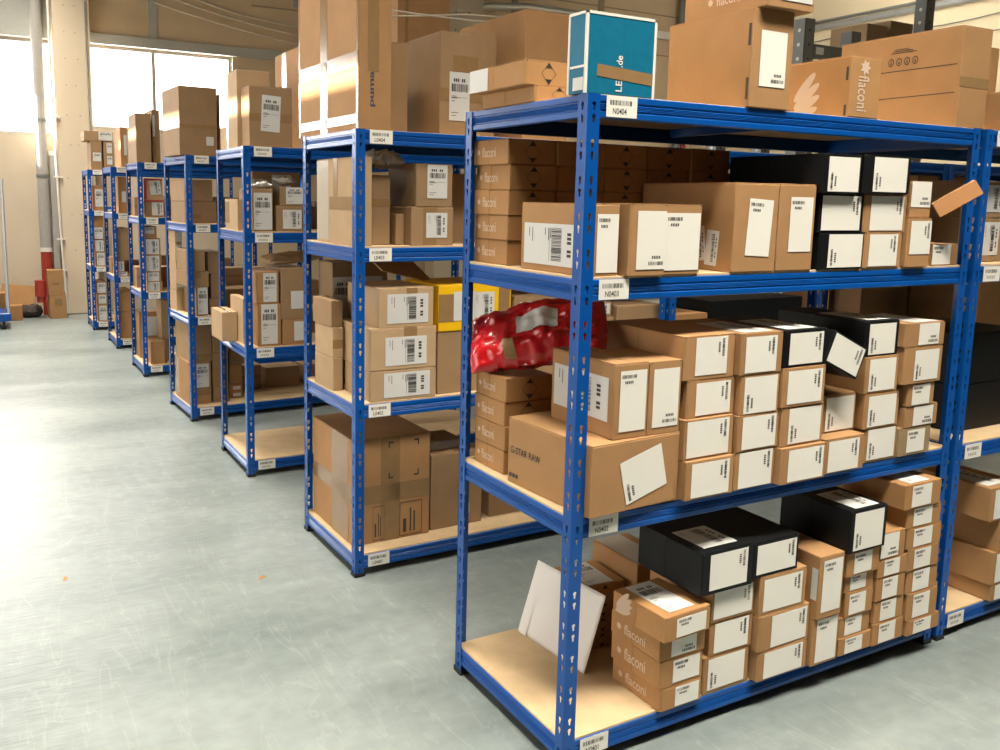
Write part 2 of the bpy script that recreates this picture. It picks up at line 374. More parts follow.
def beam_mesh(name, L_, out):
    """profile swept along x; faces towards -y when out = -1"""
    prof = [(out * (o - .0) , z) for z, o in BP] + [(-out * .018, -BH), (-out * .018, -BH + .003), (-out * .010, -BH + .004), (-out * .010, -.004), (-out * .018, -.003), (-out * .018, 0)]
    b = MB(); b.prism(prof, 'x', 0, L_, M_BLUE); return b.mesh(name)
LB = {s: beam_mesh('long_beam', LEN - .009, s) for s in (1, -1)}
EB = {s: beam_mesh('end_beam', D - .009, s) for s in (1, -1)}
def board_mesh(LEN):
    b = MB(); b.box(.006, LEN - .006, .006, D - .006, -.006, .0060, M_BOARD, .0008); return b.mesh('shelf_board')
BOARD = board_mesh(LEN)
def bar_mesh():
    b = MB(); b.prism([(-.02, 0), (.02, 0), (.02, -.003), (.012, -.028), (-.012, -.028), (-.02, -.003)], 'y', .024, D - .024, M_BLUE); return b.mesh('support_bar')
BAR = bar_mesh()

def barcode(b, x0, x1, z0, z1, y, m, n=17):
    r = random.Random(int((x0 + z0) * 99991)); x = x0; w = (x1 - x0) / n
    for k in range(n):
        ww = w * r.choice((.35, .5, .75)); b.poly([(x, y, z0), (x + ww, y, z0), (x + ww, y, z1), (x, y, z1)], m); x += w
def sign(parent, txt, z, x0=.062):
    b = MB(); w, h = .106, .057; y = -.0016
    b.box(x0, x0 + w, y, y + .0006, z - .058, z - .058 + h, M_WHITE)
    barcode(b, x0 + .012, x0 + w - .018, z - .026, z - .013, y - .0003, M_INK)
    if txt:
        vs, fs = text_mesh(txt); b.faces([(x0 + .022 + u * .048, y - .0003, z - .05 + v * .016) for u, v in vs], fs, M_INK)
    else:
        for k in range(5): b.poly([(x0 + .022 + k * .011, y - .0003, z - .048), (x0 + .029 + k * .011, y - .0003, z - .048), (x0 + .029 + k * .011, y - .0003, z - .036), (x0 + .022 + k * .011, y - .0003, z - .036)], M_PIPE)
    o = b.build('shelf_sign', parent); o['label'] = 'white barcode sticker' + (' reading ' + txt if txt else '')
LEVELS = (.0982, .7912, 1.481, 1.98)
def link(name, me, parent, loc, rz=0.0):
    o = bpy.data.objects.new(name, me); COL.objects.link(o); o.parent = parent; o.location = loc; o.rotation_euler = (0, 0, rz); return o
def rack(x, y, a, label, signs, sx=.062, LEN=LEN):
    LB_, BO_ = (LB, BOARD) if LEN < 1.8 else ({s: beam_mesh('long_beam', LEN - .009, s) for s in (1, -1)}, board_mesh(LEN))
    r = tag(empty('shelving_rack', (x, y, 0), a), label, 'rack', 'blue boltless shelving racks')
    for (px, py, fx, fy) in ((0, 0, 1, 1), (0, D, 1, -1), (LEN, 0, -1, 1), (LEN, D, -1, -1)):
        u = link('upright', UPM[fx, fy], r, (px, py, .001)); f = link('foot_cap', FTM[fx, fy], u, (0, 0, 0)); f['label'] = 'black plastic foot cap'
    for z in LEVELS:
        link('long_beam', LB_[-1], r, (.0045, .0028, z)); link('long_beam', LB_[1], r, (.0045, D - .0028, z))
        link('end_beam', EB[1], r, (.0028, .0045, z), math.pi / 2); link('end_beam', EB[-1], r, (LEN - .0028, .0045, z), math.pi / 2)
        link('shelf_board', BO_, r, (0, 0, z - (.0058 if z > 1.9 else 0))); link('support_bar', BAR, r, (LEN / 2, 0, z - (.0123 if z > 1.9 else .0065)))
    for z, s in zip(LEVELS, signs):
        if s is not None: sign(r, s, z, sx)
    return r
RACKS = [(0, 0, 0), (-.03, 1.547, .011), (-.071, 3.156, -.006), (-.089, 4.644, .049), (-.134, 6.493, .006), (-.145, 8.18, .007), (-.218, 9.696, -.010)]
SG = [('N0401', 'N0402', 'N0403', 'N0404'), ('L0401', 'L0402', 'L0403', 'L0404')] + [('', '', '', '')] * 5
ORD = ['nearest blue rack, first of the row, carrying the most labelled boxes', 'second blue rack of the row, with the yellow carton on it', 'third blue rack of the row, its bottom board empty',
       'fourth blue rack of the row, between third and fifth', 'fifth blue rack of the row, with red-framed carton on its third shelf', 'sixth blue rack of the row, second from the back pillar', 'seventh blue rack of the row, standing by the pale pillar']
for (x, y, a), s, l in zip(RACKS, SG, ORD): rack(x, y, a, l, s)
rack(1.800, -.004, 0, 'blue rack joined on past the nearest rack\'s end post, at the picture edge', ('', '', '', ''))
rack(RACKS[1][0] + 1.80 * math.cos(.011), RACKS[1][1] + 1.80 * math.sin(.011), .011, 'blue rack seen behind the nearest rack, continuing the second one', ('', '', '', ''), LEN=2.33)

rack(RACKS[1][0] + 4.16, RACKS[1][1] + .045, .011, 'end rack behind the nearest rack, its shelves holding large shaded cartons', (None,) * 4)

# ------------------------------------------------------------------ cartons, mailers and shoe boxes
def frame(face, w, d, h, off):
    if face == 'F': return Vector((-w / 2, -off, 0)), Vector((1, 0, 0)), Vector((0, 0, 1)), w, h, Vector((0, -1, 0))
    if face == 'L': return Vector((-w / 2 - off, d, 0)), Vector((0, -1, 0)), Vector((0, 0, 1)), d, h, Vector((-1, 0, 0))
    return Vector((-w / 2, 0, h + off)), Vector((1, 0, 0)), Vector((0, 1, 0)), w, d, Vector((0, 0, 1))
class Decal:
    """a flat rectangle on one face of a box, with its own s,t coordinates in metres"""
    def __init__(self, dims, face, u0, v0, u1, v1, ang, off):
        O, U, V, su, sv, n = frame(face, *dims, off)
        self.w, self.h = (u1 - u0) * su, (v1 - v0) * sv; self.n = n
        c = O + U * su * (u0 + u1) / 2 + V * sv * (v0 + v1) / 2; a = math.radians(ang)
        self.U = U * math.cos(a) + V * math.sin(a); self.V = -U * math.sin(a) + V * math.cos(a)
        self.O = c - self.U * self.w / 2 - self.V * self.h / 2
    def P(self, s, t, e=0): return self.O + self.U * s + self.V * t + self.n * e
    def slab(self, b, m, th=.0005):
        q = [(0, 0), (self.w, 0), (self.w, self.h), (0, self.h)]
        vs = [self.P(s, t, 0) for s, t in q] + [self.P(s, t, th) for s, t in q]
        b.faces(vs, [(0, 1, 2, 3), (4, 5, 6, 7), (0, 1, 5, 4), (1, 2, 6, 5), (2, 3, 7, 6), (3, 0, 4, 7)], m)
def rotmap(rot, w, h):
    if rot == 0: return lambda a, c: (a, c), w, h
    if rot == 2: return lambda a, c: (w - a, h - c), w, h
    if rot == 1: return lambda a, c: (c, h - a), h, w
    return lambda a, c: (w - c, a), h, w
def prints(b, dc, rects, rot, m, e=.0009):
    f, W_, H_ = rotmap(rot, dc.w, dc.h)
    for (a0, c0, a1, c1) in rects:
        b.poly([dc.P(*f(a, c), e) for a, c in ((a0, c0), (a1, c0), (a1, c1), (a0, c1))], m)
def text_on(b, dc, s, rot, m, e=.0006):
    f, W_, H_ = rotmap(rot, dc.w, dc.h); vs, fs = text_mesh(s)
    b.faces([dc.P(*f(u * W_, v * H_), e) for u, v in vs], fs, m)
def outline(b, dc, pts, m, e=.0006):
    b.poly([dc.P(u * dc.w, v * dc.h, e) for u, v in pts], m)
def leaf(b, dc, m):
    for k, (cx, cy_, a, l, wd) in enumerate(((.42, .80, 48, .50, .13), (.50, .58, 38, .52, .13), (.50, .36, 28, .50, .13), (.46, .15, 18, .46, .12))):
        c, s = math.cos(math.radians(a)), math.sin(math.radians(a)); ar = dc.w / dc.h
        b.poly([dc.P((cx + l * math.cos(q) * c - wd * math.sin(q) * s) * dc.w, max(0, cy_ + (l * math.cos(q) * s + wd * math.sin(q) * c) * ar) * dc.h if True else 0, .0004 + .00006 * k) for q in [2 * math.pi * i / 20 for i in range(20)]], m)
def flower(b, dc, cx, cy_, r, m):
    k = 14
    b.poly([dc.P(cx + r * (1 + .28 * math.cos(7 * 2 * math.pi * i / (k * 2))) * math.cos(2 * math.pi * i / (k * 2)) * .8, cy_ + r * (1 + .28 * math.cos(7 * 2 * math.pi * i / (k * 2))) * math.sin(2 * math.pi * i / (k * 2)) * .8, .0006) for i in range(k * 2)], m)
def label_N(b, dc, rot):
    dc.slab(b, M_WHITE); f, W_, H_ = rotmap(rot, dc.w, dc.h); r = random.Random(int(dc.w * 1e5)); rs = []
    bw = min(.055, W_ * .55); x = W_ * .06; y1 = H_ - min(.012, H_ * .1); y0 = y1 - min(.010, H_ * .14); n = 15
    for k in range(n):
        rs.append((x + bw * k / n, y0, x + bw * k / n + bw / n * r.choice((.35, .55, .75)), y1))
    yt = y0 - min(.008, H_ * .08); yb = yt - min(.008, H_ * .1)
    for k in range(5): rs.append((x + bw * (.2 + .12 * k), yb, x + bw * (.28 + .12 * k), yt))
    prints(b, dc, rs, rot, M_INK)
def label_S(b, dc, rot):
    dc.slab(b, M_SHIP); f, W_, H_ = rotmap(rot, dc.w, dc.h); r = random.Random(int(dc.h * 1e5)); rs = []
    if rot in (1, 3):     # landscape print turned on the label: barcode block across
        y0, y1 = H_ * .52, H_ * .70
    else: y0, y1 = H_ * .60, H_ * .76
    n = 24
    for k in range(n): rs.append((W_ * (.1 + .8 * k / n), y0, W_ * (.1 + .8 * k / n) + W_ * .8 / n * r.choice((.35, .55, .8)), y1))
    for k in range(6):
        if k != 3: rs.append((W_ * (.2 + .1 * k), H_ * .80, W_ * (.27 + .1 * k), H_ * .87))
    for k, (a, c) in enumerate(((.92, .5), (.46, .6), (.40, .35), (.16, .7), (.10, .45))):
        rs.append((W_ * .1, H_ * c if k == 0 else H_ * a, W_ * (.1 + .5 * c), (H_ * c if k == 0 else H_ * a) + H_ * .012))
    rs.append((W_ * .1, H_ * .48, W_ * .9, H_ * .486))
    prints(b, dc, rs, rot, M_INK)

def strip(b, dims, d, face, v0, v1, m): pass
ENAME = {'m': 'mailer_box', 'r': 'cardboard_carton', 's': 'shoe_box'}
CAT = {'m': 'box', 'r': 'carton', 's': 'shoe box'}
def make_box(label, style, colour, x, y, z, yaw_, w, d, h, decals):
    m = KR[colour]; b = MB(); dims = (w, d, h)
    e = .0012
    if style == 'r':
        b.box(-w / 2, w / 2, 0, d, 0, h - .003, m, .0025)
        g = .0015
        if w >= d:
            b.box(-w / 2 + .001, w / 2 - .001, .001, d / 2 - g, h - .0029, h, m, .0008); b.box(-w / 2 + .001, w / 2 - .001, d / 2 + g, d - .001, h - .0029, h, m, .0008)
        else:
            b.box(-w / 2 + .001, -g, .001, d - .001, h - .0029, h, m, .0008); b.box(g, w / 2 - .001, .001, d - .001, h - .0029, h, m, .0008)
    else:
        b.box(-w / 2, w / 2, .0012, d, 0, h - .002, m, .0022)
        b.box(-w / 2, w / 2, .0015, d - .004, h - .0019, h, m, .0007)                 # lid sheet
        b.box(-w / 2 + .005, w / 2 - .0015, 0, .0013, .0012, h - .003, m, .0005)      # tucked front panel
        b.box(-w / 2 - .0008, -w / 2 + .0012, d * .55, d - .004, .001, h - .002, m)    # side ear fold
        for sx in (-1, 1):
            b.poly([(sx * (w / 2 - .006) - .003, -.0004, h - .0045), (sx * (w / 2 - .006) + .003, -.0004, h - .0045), (sx * (w / 2 - .006) + .003, -.0004, h - .0022), (sx * (w / 2 - .006) - .003, -.0004, h - .0022)], M_DARK)
    kids = []
    if colour == 6:    # teal carton: white raw edges
        t = .006
        for (px, py) in ((-w / 2, 0), (w / 2, 0), (-w / 2, d)): b.box(px - .0012 - (t if px > 0 else 0), px + (t if px < 0 else .0012), py - .0012, py + t, 0, h + .001, M_EDGE)
        b.box(-w / 2 - .0012, w / 2 + .0012, -.0012, d + .001, h - t, h + .0012, M_EDGE)
        b.box(-w / 2 - .0012, -w / 2 + .003, .006, d - .006, h * .32, h * .32 + t, M_EDGE)
    if colour == 8:
        for (u0, v0, u1, v1) in ((0, 0, .06, 1), (0, .92, 1, 1), (0, 0, 1, .07), (.06, .1, .16, .9)): 
            dc = Decal(dims, 'F', u0, v0, u1, v1, 0, .0006); outline(b, dc, [(0, 0), (1, 0), (1, 1), (0, 1)], M_RED, .0002)
    for q in decals:
        t, face, u0, v0, u1, v1, rot, ang = q
        rot = int(rot)
        if t in 'NSPTK':
            off = {'T': .0007, 'K': .0007}.get(t, .0014)
            if style != 'r' and face == 'L': off += .0009
            dc = Decal(dims, face, u0, v0, u1, v1, ang, off); k = MB()
            if t == 'N': label_N(k, dc, rot); kids.append((k, 'address_label', 'white paper label with small printed code'))
            elif t == 'S': label_S(k, dc, rot); kids.append((k, 'shipping_label', 'grey-white shipping label with barcode'))
            elif t == 'P': dc.slab(k, M_SHIP); kids.append((k, 'paper_label', 'plain whitish sticker'))
            elif t == 'T': dc.slab(k, M_TAPE, .0003); kids.append((k, 'packing_tape', 'glossy brown packing tape'))
            else: dc.slab(k, M_FILM, .0004); kids.append((k, 'clear_film', 'shiny clear plastic film'))
            continue
        dc = Decal(dims, face, u0, v0, u1, v1, 0, .0011 if face == 'L' and style != 'r' else .0006)
        if t == 'FL':
            d2 = Decal(dims, face, u0 + (u1 - u0) * .28, v0 + (v1 - v0) * .1, u1, v1 - (v1 - v0) * .1, 0, .0012)
            text_on(b, d2, 'flaconi', 0, M_PWHITE, .0002); flower(b, dc, dc.w * .1, dc.h * .5, min(dc.w * .09, dc.h * .4), M_PWHITE)
        elif t == 'FV':
            d2 = Decal(dims, face, u0, v0, u1 - (u1 - u0) * .3, v1 - (v1 - v0) * .28, 0, .0008)
            text_on(b, d2, 'flaconi', 1, M_PWHITE, .0002); flower(b, dc, dc.w * .4, dc.h * .88, dc.w * .34, M_PWHITE)
        elif t == 'LF': leaf(b, dc, M_PWHITE)
        elif t in ('SL', 'LN'): outline(b, dc, [(0, 0), (1, 0), (1, 1), (0, 1)], M_DARK, .0003)
        elif t == 'UP':
            for k in (0, .55):
                outline(b, dc, [(k + .16, .1), (k + .24, .1), (k + .24, .7), (k + .16, .7)], M_SEAM, .0004); outline(b, dc, [(k + .05, .66), (k + .35, .66), (k + .2, 1)], M_SEAM, .0004)
            outline(b, dc, [(0, 0), (1, 0), (1, .06), (0, .06)], M_SEAM, .0004)
        elif t == 'DI':
            th = .045; mid = [(.5, 1), (1, .5), (.5, 0), (0, .5)]
            for i in range(4):
                (a0, c0), (a1, c1) = mid[i], mid[(i + 1) % 4]
                ins = lambda p: (p[0] + (.5 - p[0]) * th * 1.4, p[1] + (.5 - p[1]) * th * 1.4)
                outline(b, dc, [(a0, c0), (a1, c1), ins((a1, c1)), ins((a0, c0))], M_INK, .0004)
            outline(b, dc, [(.5, 1), (.72, .76), (.28, .76)], M_INK, .0004); outline(b, dc, [(.5, 0), (.72, .24), (.28, .24)], M_INK, .0004)
        elif t == 'GS': text_on(b, dc, 'G-STAR RAW', 0, M_INK)
        elif t == 'MK':
            for k in range(3): outline(b, dc, [(.34 * k, 0), (.34 * k + .26, 0), (.34 * k + .26, 1), (.34 * k, 1)], M_INK)
        elif t == 'TE':
            d2 = Decal(dims, face, u0, v0, u1, v0 + (v1 - v0) * .3, 0, .0008); text_on(b, d2, 'LE', 3, M_EDGE, .0002)
            d2 = Decal(dims, face, u0, v0 + (v1 - v0) * .68, u1, v1, 0, .0008); text_on(b, d2, '.de', 3, M_EDGE, .0002)
        elif t == 'PU': text_on(b, dc, 'puma', 3, M_PUMA)
        elif t == 'BR':
            for (a, c, sx, sz) in ((0, 1, 1, -1), (1, 1, -1, -1), (0, 0, 1, 1), (1, 0, -1, 1)):
                outline(b, dc, [(a, c), (a + sx * .16, c), (a + sx * .16, c + sz * .04), (a, c + sz * .04)], M_INK); outline(b, dc, [(a, c), (a + sx * .04, c), (a + sx * .04, c + sz * .16), (a, c + sz * .16)], M_INK)
        elif t == 'BX':
            for (a0, c0, a1, c1) in ((0, 0, 1, .02), (0, .98, 1, 1), (0, 0, .03, 1), (.97, 0, 1, 1), (.15, .1, .3, .5), (.45, .1, .52, .8), (.62, .1, .69, .7)): outline(b, dc, [(a0, c0), (a1, c0), (a1, c1), (a0, c1)], M_DARK)
        elif t == 'IC':
            for k in range(3): outline(b, dc, [(.1 + .05 * k, .75 + .09 * k), (.9 - .12 * k, .75 + .09 * k), (.9 - .12 * k, .79 + .09 * k), (.1 + .05 * k, .79 + .09 * k)], M_DARK)
            for k in range(4):
                cx = .12 + .25 * k
                pts = [(cx + .09 * math.cos(i * math.pi / 6), .3 + .22 * math.sin(i * math.pi / 6)) for i in range(12)]; inn = [(cx + (u - cx) * .72, .3 + (v - .3) * .72) for u, v in pts]
                for i in range(12): outline(b, dc, [pts[i], pts[(i + 1) % 12], inn[(i + 1) % 12], inn[i]], M_DARK)
                outline(b, dc, [(cx - .03, .2), (cx + .03, .2), (cx, .42)], M_DARK)
        elif t == 'AD':
            for (x0, hh) in ((.0, .38), (.32, .68), (.64, 1.0)):
                outline(b, dc, [(x0 + .06, 0), (x0 + .34, 0), (x0 + .34 - .0, .0 + hh * .02), (x0 + .34 - hh * .22 + .0, hh), (x0 + .12 - hh * .22, hh * .78)] if False else [(x0 + .10, 0), (x0 + .34, 0), (x0 + .16, hh * .9), (x0 - .02, hh * .78 if hh < .5 else hh)], M_PWHITE)
    o = b.build(ENAME[style]); o.location = (x, y, z); o.rotation_euler = (0, 0, math.radians(yaw_))
    tag(o, label, CAT[style])
    for k, nm, lb in kids:
        c = k.build(nm, o); c['label'] = lb
    return o

